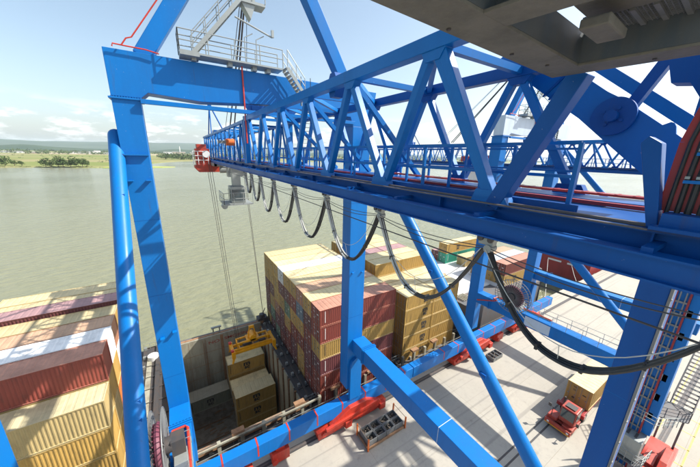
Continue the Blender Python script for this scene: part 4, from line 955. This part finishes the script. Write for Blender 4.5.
# hills
def hill(name, x0, x1, y, depth, hfun, mat, nx=120, ny=14):
    m = MB(); r = random.Random(y)
    vs = []
    for j in range(ny+1):
        for i in range(nx+1):
            x = x0+(x1-x0)*i/nx; t = j/ny; s = math.sin(math.pi*min(t*1.0, 1)*0.5)
            vs.append((x, y+depth*t, -34+hfun(x)*s*(0.9+0.1*math.sin(i*0.9+j))+r.uniform(-1, 1)*hfun(x)*0.02))
    m.add(vs, [(j*(nx+1)+i, j*(nx+1)+i+1, (j+1)*(nx+1)+i+1, (j+1)*(nx+1)+i) for j in range(ny) for i in range(nx)], True)
    return struct(name, m, mat)
hill('hills', -22000, 26000, 8500, 3500, lambda x: 290+50*math.sin(x/2600.0)+25*math.sin(x/900.0+1)-60*max(0, (x+1500)/6000), WOOD)
hill('wooded_rise', -6000, 8000, 4300, 700, lambda x: 46+14*math.sin(x/330.0)+8*math.sin(x/120.0), WOOD, 200, 6)
# forests and trees
def crown(mb, c, rx, rz, n, rnd, s):
    c = Vector(c)
    lobes = [(Vector((rnd.uniform(-.55, .55)*rx, rnd.uniform(-.55, .55)*rx, rnd.uniform(-.35, .5)*rz)), rnd.uniform(.35, .6)) for _ in range(7)]
    for _ in range(n):
        o, f = rnd.choice(lobes); d = Vector((rnd.gauss(0, 1), rnd.gauss(0, 1), rnd.gauss(0, 1))).normalized()
        p = c+o+Vector((d.x*rx*f, d.y*rx*f, d.z*rz*f))*rnd.uniform(.75, 1.05)
        a = Vector((rnd.gauss(0, 1), rnd.gauss(0, 1), rnd.gauss(0, 1))).normalized(); b = a.orthogonal().normalized(); q = a.cross(b)*s*rnd.uniform(.6, 1.3); b = b*s*rnd.uniform(.6, 1.3)
        mb.add([p-b, p-q*0.6, p+b, p+q*0.6], [(0, 1, 2, 3)])
rt = random.Random(9)
def forest(name, xs, ys, n, h, label, cat='woodland'):
    m = MB()
    for _ in range(n):
        x = rt.uniform(*xs); y = rt.uniform(*ys); hh = h*rt.uniform(.7, 1.3)
        crown(m, (x, y, -34+hh*0.5), hh*0.75, hh*0.55, 26, rt, hh*0.2)
    m.build(name, TREE, base=(sum(xs)/2, sum(ys)/2, -35), kind='stuff', label=label, category=cat)
forest('woodland', (-30, 480), (1330, 1750), 360, 17, 'green woodland on the far bank seen between the left leg and the boom')
forest('woodland', (-2600, -300), (2100, 2600), 420, 15, 'dark tree belt across the plain behind the gravel yard')
forest('woodland', (-1100, 2600), (3000, 3600), 420, 18, 'distant tree line below the hills behind the boom')
forest('woodland', (500, 4000), (1700, 2400), 300, 18, 'hazy far tree line beyond the water on the right')
def scrub(n, xs, ys, h, label):
    m = MB()
    for _ in range(n):
        x = rt.uniform(*xs); y = rt.uniform(*ys); hh = h*rt.uniform(.5, 1.3); crown(m, (x, y, -34.8+hh*0.3), hh*1.6, hh*0.5, 18, rt, hh*0.3)
    m.build('scrub', TREE, base=(sum(xs)/2, sum(ys)/2, -35), kind='stuff', label=label, category='scrub')
scrub(260, (-700, -120), (745, 765), 1.6, 'low reeds and scrub lining the near edge of the far bank')
scrub(240, (-1500, -150), (1000, 1900), 4, 'scattered bushes dotted over the flat fields behind the shore trees')
tp = [(-193, 752, 12), (-186, 748, 8), (-177, 756, 13), (-169, 750, 15), (-160, 756, 11), (-151, 750, 15), (-143, 757, 12), (-135, 748, 9), (-268, 800, 16), (-256, 790, 14), (-247, 800, 9), (-236, 795, 7)]
tl = ['round bushy tree at the left end of the shoreline clump', 'low bush left of the shoreline clump', 'tree third from the left in the shoreline clump', 'tall tree in the middle of the shoreline clump', 'smaller tree right of the middle of the shoreline clump', 'broad tall tree towards the right of the shoreline clump', 'rounded tree near the right end of the shoreline clump', 'low tree at the right end of the shoreline clump', 'dark tree at the far left picture edge on the bank', 'bushy tree right of the dark one at the left edge', 'low shrub on the shore near the left edge', 'smallest shrub at the right of the left bank group']
for (x, y, h), lb in zip(tp, tl):
    t = thing('tree', lb, 'tree', (x, y, -35), 'trees on the far bank')
    m = MB(); m.tube((x, y, -35), (x, y, -35+h*0.5), 0.5, 7, 0.3); m.beam((x, y, -35+h*0.3), (x+h*0.3, y, -35+h*0.6), 0.25); m.build('trunk', BARK, t)
    m = MB(); crown(m, (x, y, -35+h*0.75), h*0.85, h*0.7, 420, rt, h*0.10); m.build('crown', TREE, t)
# buildings far away
bl = [(-900, 2450, 60, 9, 'W'), (-760, 2480, 90, 8, 'W'), (-640, 2400, 50, 7, 'B'), (-500, 2600, 70, 9, 'W'), (-420, 2500, 35, 14, 'W'), (-395, 2560, 30, 20, 'W'), (-330, 2480, 45, 9, 'W'),
      (-1150, 2300, 70, 8, 'W'), (-1300, 2400, 50, 8, 'B'), (110, 3650, 120, 22, 'B'), (10, 3600, 80, 18, 'W'), (260, 3700, 90, 16, 'W'), (420, 3650, 130, 14, 'W'), (560, 3800, 60, 26, 'W')]
for i, (x, y, w, h, c) in enumerate(bl):
    t = thing('industrial_building', f'tiny {"white" if c == "W" else "tan"} industrial building on the far plain, {(ordn+["eleventh","twelfth","thirteenth","fourteenth"])[sorted(bl).index(bl[i])]} from the left', 'building', (x, y, -35), 'far industrial buildings')
    m = MB(); m.box(x-w/2, x+w/2, y-15, y+15, -35, -35+h); wl = m.build('wall', WHITE if c == 'W' else BRICK, t)
    m = MB()
    for k in range(5): m.box(x-w/2+w*(k+0.3)/5, x-w/2+w*(k+0.7)/5, y-15.2, y-15, -35+h*0.35, -35+h*0.65)
    m.build('window', DARK, wl)
    m = MB(); m.prism([(x-w/2-1, y-16, -35+h), (x+w/2+1, y-16, -35+h), (x+w/2+1, y, -32+h), (x-w/2-1, y, -32+h)], (0, 0, 0.6)); m.prism([(x-w/2-1, y, -32+h), (x+w/2+1, y, -32+h), (x+w/2+1, y+16, -35+h), (x-w/2-1, y+16, -35+h)], (0, 0, 0.6)); m.build('roof', ROOFM, t)
m = MB(); m.tube((120, 3640, -35), (120, 3640, 45), 5, 10, 3.5); m.build('chimney', WHITE, base=(120, 3640, -35), label='slim pale factory chimney among the far industrial buildings', category='chimney')

# ------------------------------------------------------------------ things on the quay
# terminal tractor with trailer
TRX, TRY = 33.2, 8.2
t = thing('terminal_truck', 'red terminal tractor with a skeletal trailer carrying a yellow container', 'truck', (TRX, TRY, G))
z = G
m = MB(); m.box(TRX+0.2, TRX+5.4, TRY-0.45, TRY+0.45, z+0.6, z+0.95); m.box(TRX, TRX+0.5, TRY-1.25, TRY+1.25, z+0.4, z+0.95); m.box(TRX+0.3, TRX+2.6, TRY-1.25, TRY-0.3, z+0.5, z+1.15); m.box(TRX+0.4, TRX+1.6, TRY+0.3, TRY+1.2, z+0.5, z+1.3); ch = m.build('chassis', TRUCKRED, t, 0.03)
m = MB(); m.prism([(TRX+0.75, TRY-1.15, z+1.15), (TRX+0.95, TRY-1.15, z+2.9), (TRX+2.35, TRY-1.15, z+3.0), (TRX+2.45, TRY-1.15, z+1.15)], (0, 1.45, 0)); cab = m.build('cab', TRUCKRED, t, 0.06)
m = MB(); m.prism([(TRX+0.79, TRY-1.07, z+1.75), (TRX+0.89, TRY-1.07, z+2.75), (TRX+0.93, TRY-1.07, z+2.75), (TRX+0.83, TRY-1.07, z+1.75)], (-0.03, 0, 0)); 
m = MB(); m.add([(TRX+0.79, TRY-1.05, z+1.7), (TRX+0.79, TRY+0.2, z+1.7), (TRX+0.90, TRY+0.2, z+2.75), (TRX+0.90, TRY-1.05, z+2.75), (TRX+0.75, TRY-1.05, z+1.7), (TRX+0.75, TRY+0.2, z+1.7), (TRX+0.86, TRY+0.2, z+2.75), (TRX+0.86, TRY-1.05, z+2.75)], [(0, 1, 2, 3), (4, 7, 6, 5), (0, 4, 5, 1), (1, 5, 6, 2), (2, 6, 7, 3), (3, 7, 4, 0)]); m.box(TRX+1.1, TRX+2.2, TRY-1.19, TRY-1.16, z+1.8, z+2.7); m.box(TRX+1.1, TRX+2.2, TRY+0.31, TRY+0.34, z+1.8, z+2.7); m.build('window', GLASS, cab)
m = MB(); m.box(TRX+1.2, TRX+2.0, TRY-0.9, TRY+0.05, z+2.985, z+3.03); m.build('roof_hatch', DARK, cab)
m = MB()
for y in (-1.0, 0.9): m.box(TRX-0.02, TRX+0.02, TRY+y-0.1, TRY+y+0.1, z+0.6, z+0.8)
m.build('headlight', WHITE, ch)
m = MB(); m.box(TRX-0.012, TRX, TRY-1.2, TRY+1.2, z+0.42, z+0.52); m.build('bumper_stripe', YEL, ch)
m = MB(); m.path([(TRX+0.6, TRY+0.9, z+1.3), (TRX+0.6, TRY+0.9, z+2.3), (TRX+0.5, TRY+1.2, z+2.5)], 0.04); m.box(TRX+0.45, TRX+0.55, TRY+1.05, TRY+1.35, z+2.3, z+2.7); m.build('mirror', DARK, cab); m = MB(); m.path([(TRX+0.5, TRY-1.2, z+1.5), (TRX+0.4, TRY-1.5, z+2.2)], 0.03); m.box(TRX+0.35, TRX+0.42, TRY-1.65, TRY-1.4, z+1.9, z+2.3); m.build('mirror', DARK, cab); m = MB(); m.path([(TRX+2.7, TRY+0.6, z+1), (TRX+2.7, TRY+0.6, z+2.9)], 0.09); m.build('exhaust_stack', DARK, cab)
def wheel(par, x, y, r=0.52, w=0.35):
    o = MB().tube((x, y-w/2, z+r), (x, y+w/2, z+r), r, 24).build('wheel', BLACK, par)
    MB().tube((x, y-w/2-0.02, z+r), (x, y+w/2+0.02, z+r), r*0.5, 16).build('rim', GALV, o)
for x in (1.2, 4.3):
    for y in (-1.0, 1.0): wheel(t, TRX+x, TRY+y)
# trailer
m = MB(); m.box(TRX+3.3, TRX+15.6, TRY-1.2, TRY-0.95, z+1.15, z+1.5); m.box(TRX+3.3, TRX+15.6, TRY+0.95, TRY+1.2, z+1.15, z+1.5)
for k in range(9): m.box(TRX+3.3+k*1.5, TRX+3.5+k*1.5, TRY-1.2, TRY+1.2, z+1.2, z+1.45)
m.box(TRX+2.9, TRX+3.3, TRY-1.35, TRY+1.35, z+1.2, z+1.65); tr_ = m.build('trailer', DRED, t, 0.02)
for x in (12.2, 13.6):
    for y in (-1.0, 1.0): wheel(t, TRX+x, TRY+y)
container(TRX+4.4, TRY-1.22, G+1.5, 11.4, 2.44, 2.55, 'yellow', 'yellow container loaded on the red terminal truck, doors facing the cab', 'container on the truck', logo='num')

# rack of eight steel bins
def bin_(x, y, z0, w, d, h, k, par):
    m = MB(); t_ = 0.05
    m.box(x, x+w, y, y+d, z0, z0+0.05); m.box(x, x+w, y, y+t_, z0+0.05, z0+h); m.box(x, x+w, y+d-t_, y+d, z0+0.05, z0+h); m.box(x, x+t_, y+t_, y+d-t_, z0+0.05, z0+h); m.box(x+w-t_, x+w, y+t_, y+d-t_, z0+0.05, z0+h)
    o = thing('steel_bin', k, 'bin', (x+w/2, y+d/2, z0), 'steel bins on the quay'); m.build('bin_shell', MGREY, o)
    m = MB(); r = random.Random(int(x*100+y*10))
    for _ in range(45):
        a = Vector((x+r.uniform(.12, w-.12), y+r.uniform(.12, d-.12), z0+r.uniform(.1, h*0.75))); b = a+Vector((r.uniform(-.2, .2), r.uniform(-.2, .2), r.uniform(-.12, .12)))
        b.x = min(max(b.x, x+0.1), x+w-0.1); b.y = min(max(b.y, y+0.1), y+d-0.1); m.beam(a, b+Vector((0.01, 0, 0)), r.uniform(.05, .14), 0.06)
    m.build('scrap_load', SCRAP, o, kind='stuff')
rx, ry, rz = 13.8, 17.25, G
t = thing('bin_rack', 'flat rack with orange corner posts holding eight steel bins', 'rack', (rx+2.5, ry+1, rz))
m = MB(); m.box(rx, rx+5.1, ry, ry+0.15, rz+0.05, rz+0.3); m.box(rx, rx+5.1, ry+1.95, ry+2.1, rz+0.05, rz+0.3); m.box(rx, rx+0.15, ry, ry+2.1, rz+0.05, rz+0.3); m.box(rx+4.95, rx+5.1, ry, ry+2.1, rz+0.05, rz+0.3); m.box(rx+0.1, rx+5.0, ry+0.1, ry+2.0, rz+0.02, rz+0.08); m.build('base_frame', RUSTY, t)
for x in (rx-0.06, rx+5.02):
    for y in (ry-0.06, ry+2.0): m = MB(); m.box(x, x+0.14, y, y+0.14, rz, rz+1.55); m.build('corner_post', ORNG, t)
m = MB()
for x in (rx, rx+5.08): m.tube((x, ry, rz+1.5), (x, ry+2.1, rz+1.5), 0.03, 6)
m.build('top_bar', RUSTY, t)
cn = ['end nearest the bow', 'second pair from the bow end', 'third pair from the bow end', 'end nearest the picture left']
for i in range(4):
    for j in range(2):
        bin_(rx+0.2+i*1.19, ry+0.18+j*0.9, rz+0.1, 1.12, 0.84, 0.85, f'steel bin in the orange posted rack, {["first", "second", "third", "fourth"][i]} pair from left, {"camera side" if j == 0 else "ship side"}', t)
for i in range(3):
    bin_(37.6+i*0.8, 18.3, G, 0.72, 1.3, 0.6, f'small steel bin standing free on the quay, {["left", "middle", "right"][i]} of the row of three', None)

# landside access stairs of the second crane
t = thing('access_stair', 'dark steel access stair with landing beside the second crane landside leg', 'stair', (40, 1.6, G))
m = MB()
def flight(m, a, b, w, n):
    a = Vector(a); b = Vector(b); s = Vector((0, w/2, 0))
    for q in (-1, 1):
        m.beam(a+s*q, b+s*q, 0.08, 0.28)
    for i in range(n+1): p = a.lerp(b, i/n); m.beam(p-s, p+s, 0.26, 0.04)
flight(m, (40.6, 1.2, -23.6), (47.8, 1.2, -18.6), 1.5, 18); m.build('stair_flight', DGREY, t)
m = MB()
for q in (-0.75, 0.75):
    for hh in (0.55, 1.1): m.tube((40.6, 1.2+q, -23.6+hh), (47.8, 1.2+q, -18.6+hh), 0.035, 6)
    for i in range(6): x = 40.6+i*1.44; zz = -23.6+i*1.0; m.tube((x, 1.2+q, zz), (x, 1.2+q, zz+1.1), 0.035, 6)
m.rail([(36.8, 3.4, -23.6), (38.9, 2.2, -23.6), (40.6, 2.2, -23.6)], 1.1, 0.035, 0.9, 3); m.rail([(36.9, 2.5, -23.6), (38.6, 0.4, -23.6), (40.6, 0.4, -23.6)], 1.1, 0.035, 0.9, 3); m.build('handrail', DGREY, t)
m = MB(); m.prism([(36.8, 3.4, -23.7), (36.9, 2.5, -23.7), (38.6, 0.4, -23.7), (40.6, 0.4, -23.7), (40.6, 2.2, -23.7), (38.9, 2.2, -23.7)], (0, 0, 0.08)); m.box(38.8, 38.95, 0.6, 0.75, G, -23.7); m.box(40.4, 40.55, 2.0, 2.15, G, -23.7); m.build('landing', DGREY, t)

# ------------------------------------------------------------------ sky, sun, haze
w = bpy.data.worlds.new('World'); S.world = w; w.use_nodes = True; nt = w.node_tree
bg = nt.nodes['Background']
SUN = Vector((0.95, -0.43, 1.0)).normalized()
el = math.asin(SUN.z); az = math.atan2(SUN.x, SUN.y)
sky = N(nt, 'ShaderNodeTexSky'); sky.sky_type = 'NISHITA'; sky.sun_disc = False; sky.sun_elevation = el; sky.sun_rotation = az
sky.air_density = 1.0; sky.dust_density = 2.2; sky.ozone_density = 1.2; sky.altitude = 30
tc = N(nt, 'ShaderNodeTexCoord'); sp = N(nt, 'ShaderNodeSeparateXYZ'); lk(nt, tc.outputs['Generated'], sp.inputs[0])
mp = N(nt, 'ShaderNodeMapping'); lk(nt, tc.outputs['Generated'], mp.inputs[0]); mp.inputs['Scale'].default_value = (1, 1, 4.0)
nz = N(nt, 'ShaderNodeTexNoise', Scale=11.0, Detail=9.0, Roughness=0.62); lk(nt, mp.outputs[0], nz.inputs['Vector'])
band = N(nt, 'ShaderNodeMapRange'); band.interpolation_type = 'SMOOTHSTEP'; lk(nt, sp.outputs[2], band.inputs[0]); band.inputs[1].default_value = 0.13; band.inputs[2].default_value = 0.06
low = N(nt, 'ShaderNodeMapRange'); lk(nt, nz.outputs[0], low.inputs[0]); low.inputs[1].default_value = 0.50; low.inputs[2].default_value = 0.62
mu = N(nt, 'ShaderNodeMath', operation='MULTIPLY'); lk(nt, band.outputs[0], mu.inputs[0]); lk(nt, low.outputs[0], mu.inputs[1])
mp2 = N(nt, 'ShaderNodeMapping'); lk(nt, tc.outputs['Generated'], mp2.inputs[0]); mp2.inputs['Scale'].default_value = (1.0, 2.6, 7.0); mp2.inputs['Rotation'].default_value = (0, 0, 0.5)
nz2 = N(nt, 'ShaderNodeTexNoise', Scale=2.2, Detail=10.0, Roughness=0.6); lk(nt, mp2.outputs[0], nz2.inputs['Vector'])
ci = N(nt, 'ShaderNodeMapRange'); lk(nt, nz2.outputs[0], ci.inputs[0]); ci.inputs[1].default_value = 0.66; ci.inputs[2].default_value = 0.95
cm = N(nt, 'ShaderNodeMath', operation='MULTIPLY'); lk(nt, ci.outputs[0], cm.inputs[0]); cm.inputs[1].default_value = 0.4
mx = N(nt, 'ShaderNodeMath', operation='MAXIMUM'); lk(nt, mu.outputs[0], mx.inputs[0]); lk(nt, cm.outputs[0], mx.inputs[1])
m8 = N(nt, 'ShaderNodeMath', operation='MULTIPLY'); lk(nt, mx.outputs[0], m8.inputs[0]); m8.inputs[1].default_value = 0.8
hs = N(nt, 'ShaderNodeHueSaturation'); hs.inputs['Hue'].default_value = 0.488; hs.inputs['Saturation'].default_value = 0.85; hs.inputs['Value'].default_value = 1.26; lk(nt, sky.outputs[0], hs.inputs['Color'])
cl = mixc(nt, m8.outputs[0], hs.outputs[0], (8.2, 8.2, 8.1))
lk(nt, cl, bg.inputs[0]); bg.inputs[1].default_value = 0.095
sl = bpy.data.lights.new('sun', 'SUN'); sl.energy = 4.4; sl.angle = math.radians(0.53); sl.color = (1.0, 0.955, 0.88)
so = bpy.data.objects.new('sun', sl); COL.objects.link(so); so.rotation_euler = SUN.to_track_quat('Z', 'Y').to_euler()
HAZE = True
if HAZE:
    m = MB(); m.box(-25000, 28000, -3500, 27000, -45.7, 420)
    hm = bpy.data.materials.new('haze_air'); hm.use_nodes = True; hn = hm.node_tree
    hn.nodes.remove(hn.nodes['Principled BSDF']); pv = hn.nodes.new('ShaderNodeVolumePrincipled')
    pv.inputs['Density'].default_value = 0.00005; pv.inputs['Color'].default_value = (0.78, 0.88, 1.0, 1); pv.inputs['Anisotropy'].default_value = 0.2
    lk(hn, pv.outputs[0], hn.nodes['Material Output'].inputs['Volume'])
    struct('haze', m, hm, kind='stuff')
S.view_settings.view_transform = 'Standard'; S.view_settings.look = 'None'; S.view_settings.exposure = 0.95; S.view_settings.gamma = 1; S.view_settings.use_curve_mapping = False
S.render.engine = 'CYCLES'
S.cycles.max_bounces = 6; S.cycles.volume_bounces = 1; S.cycles.use_denoising = True
# lift everything so that the quay is ground level
for o in COL.objects:
    if o.parent is None: o.location.z += LIFT
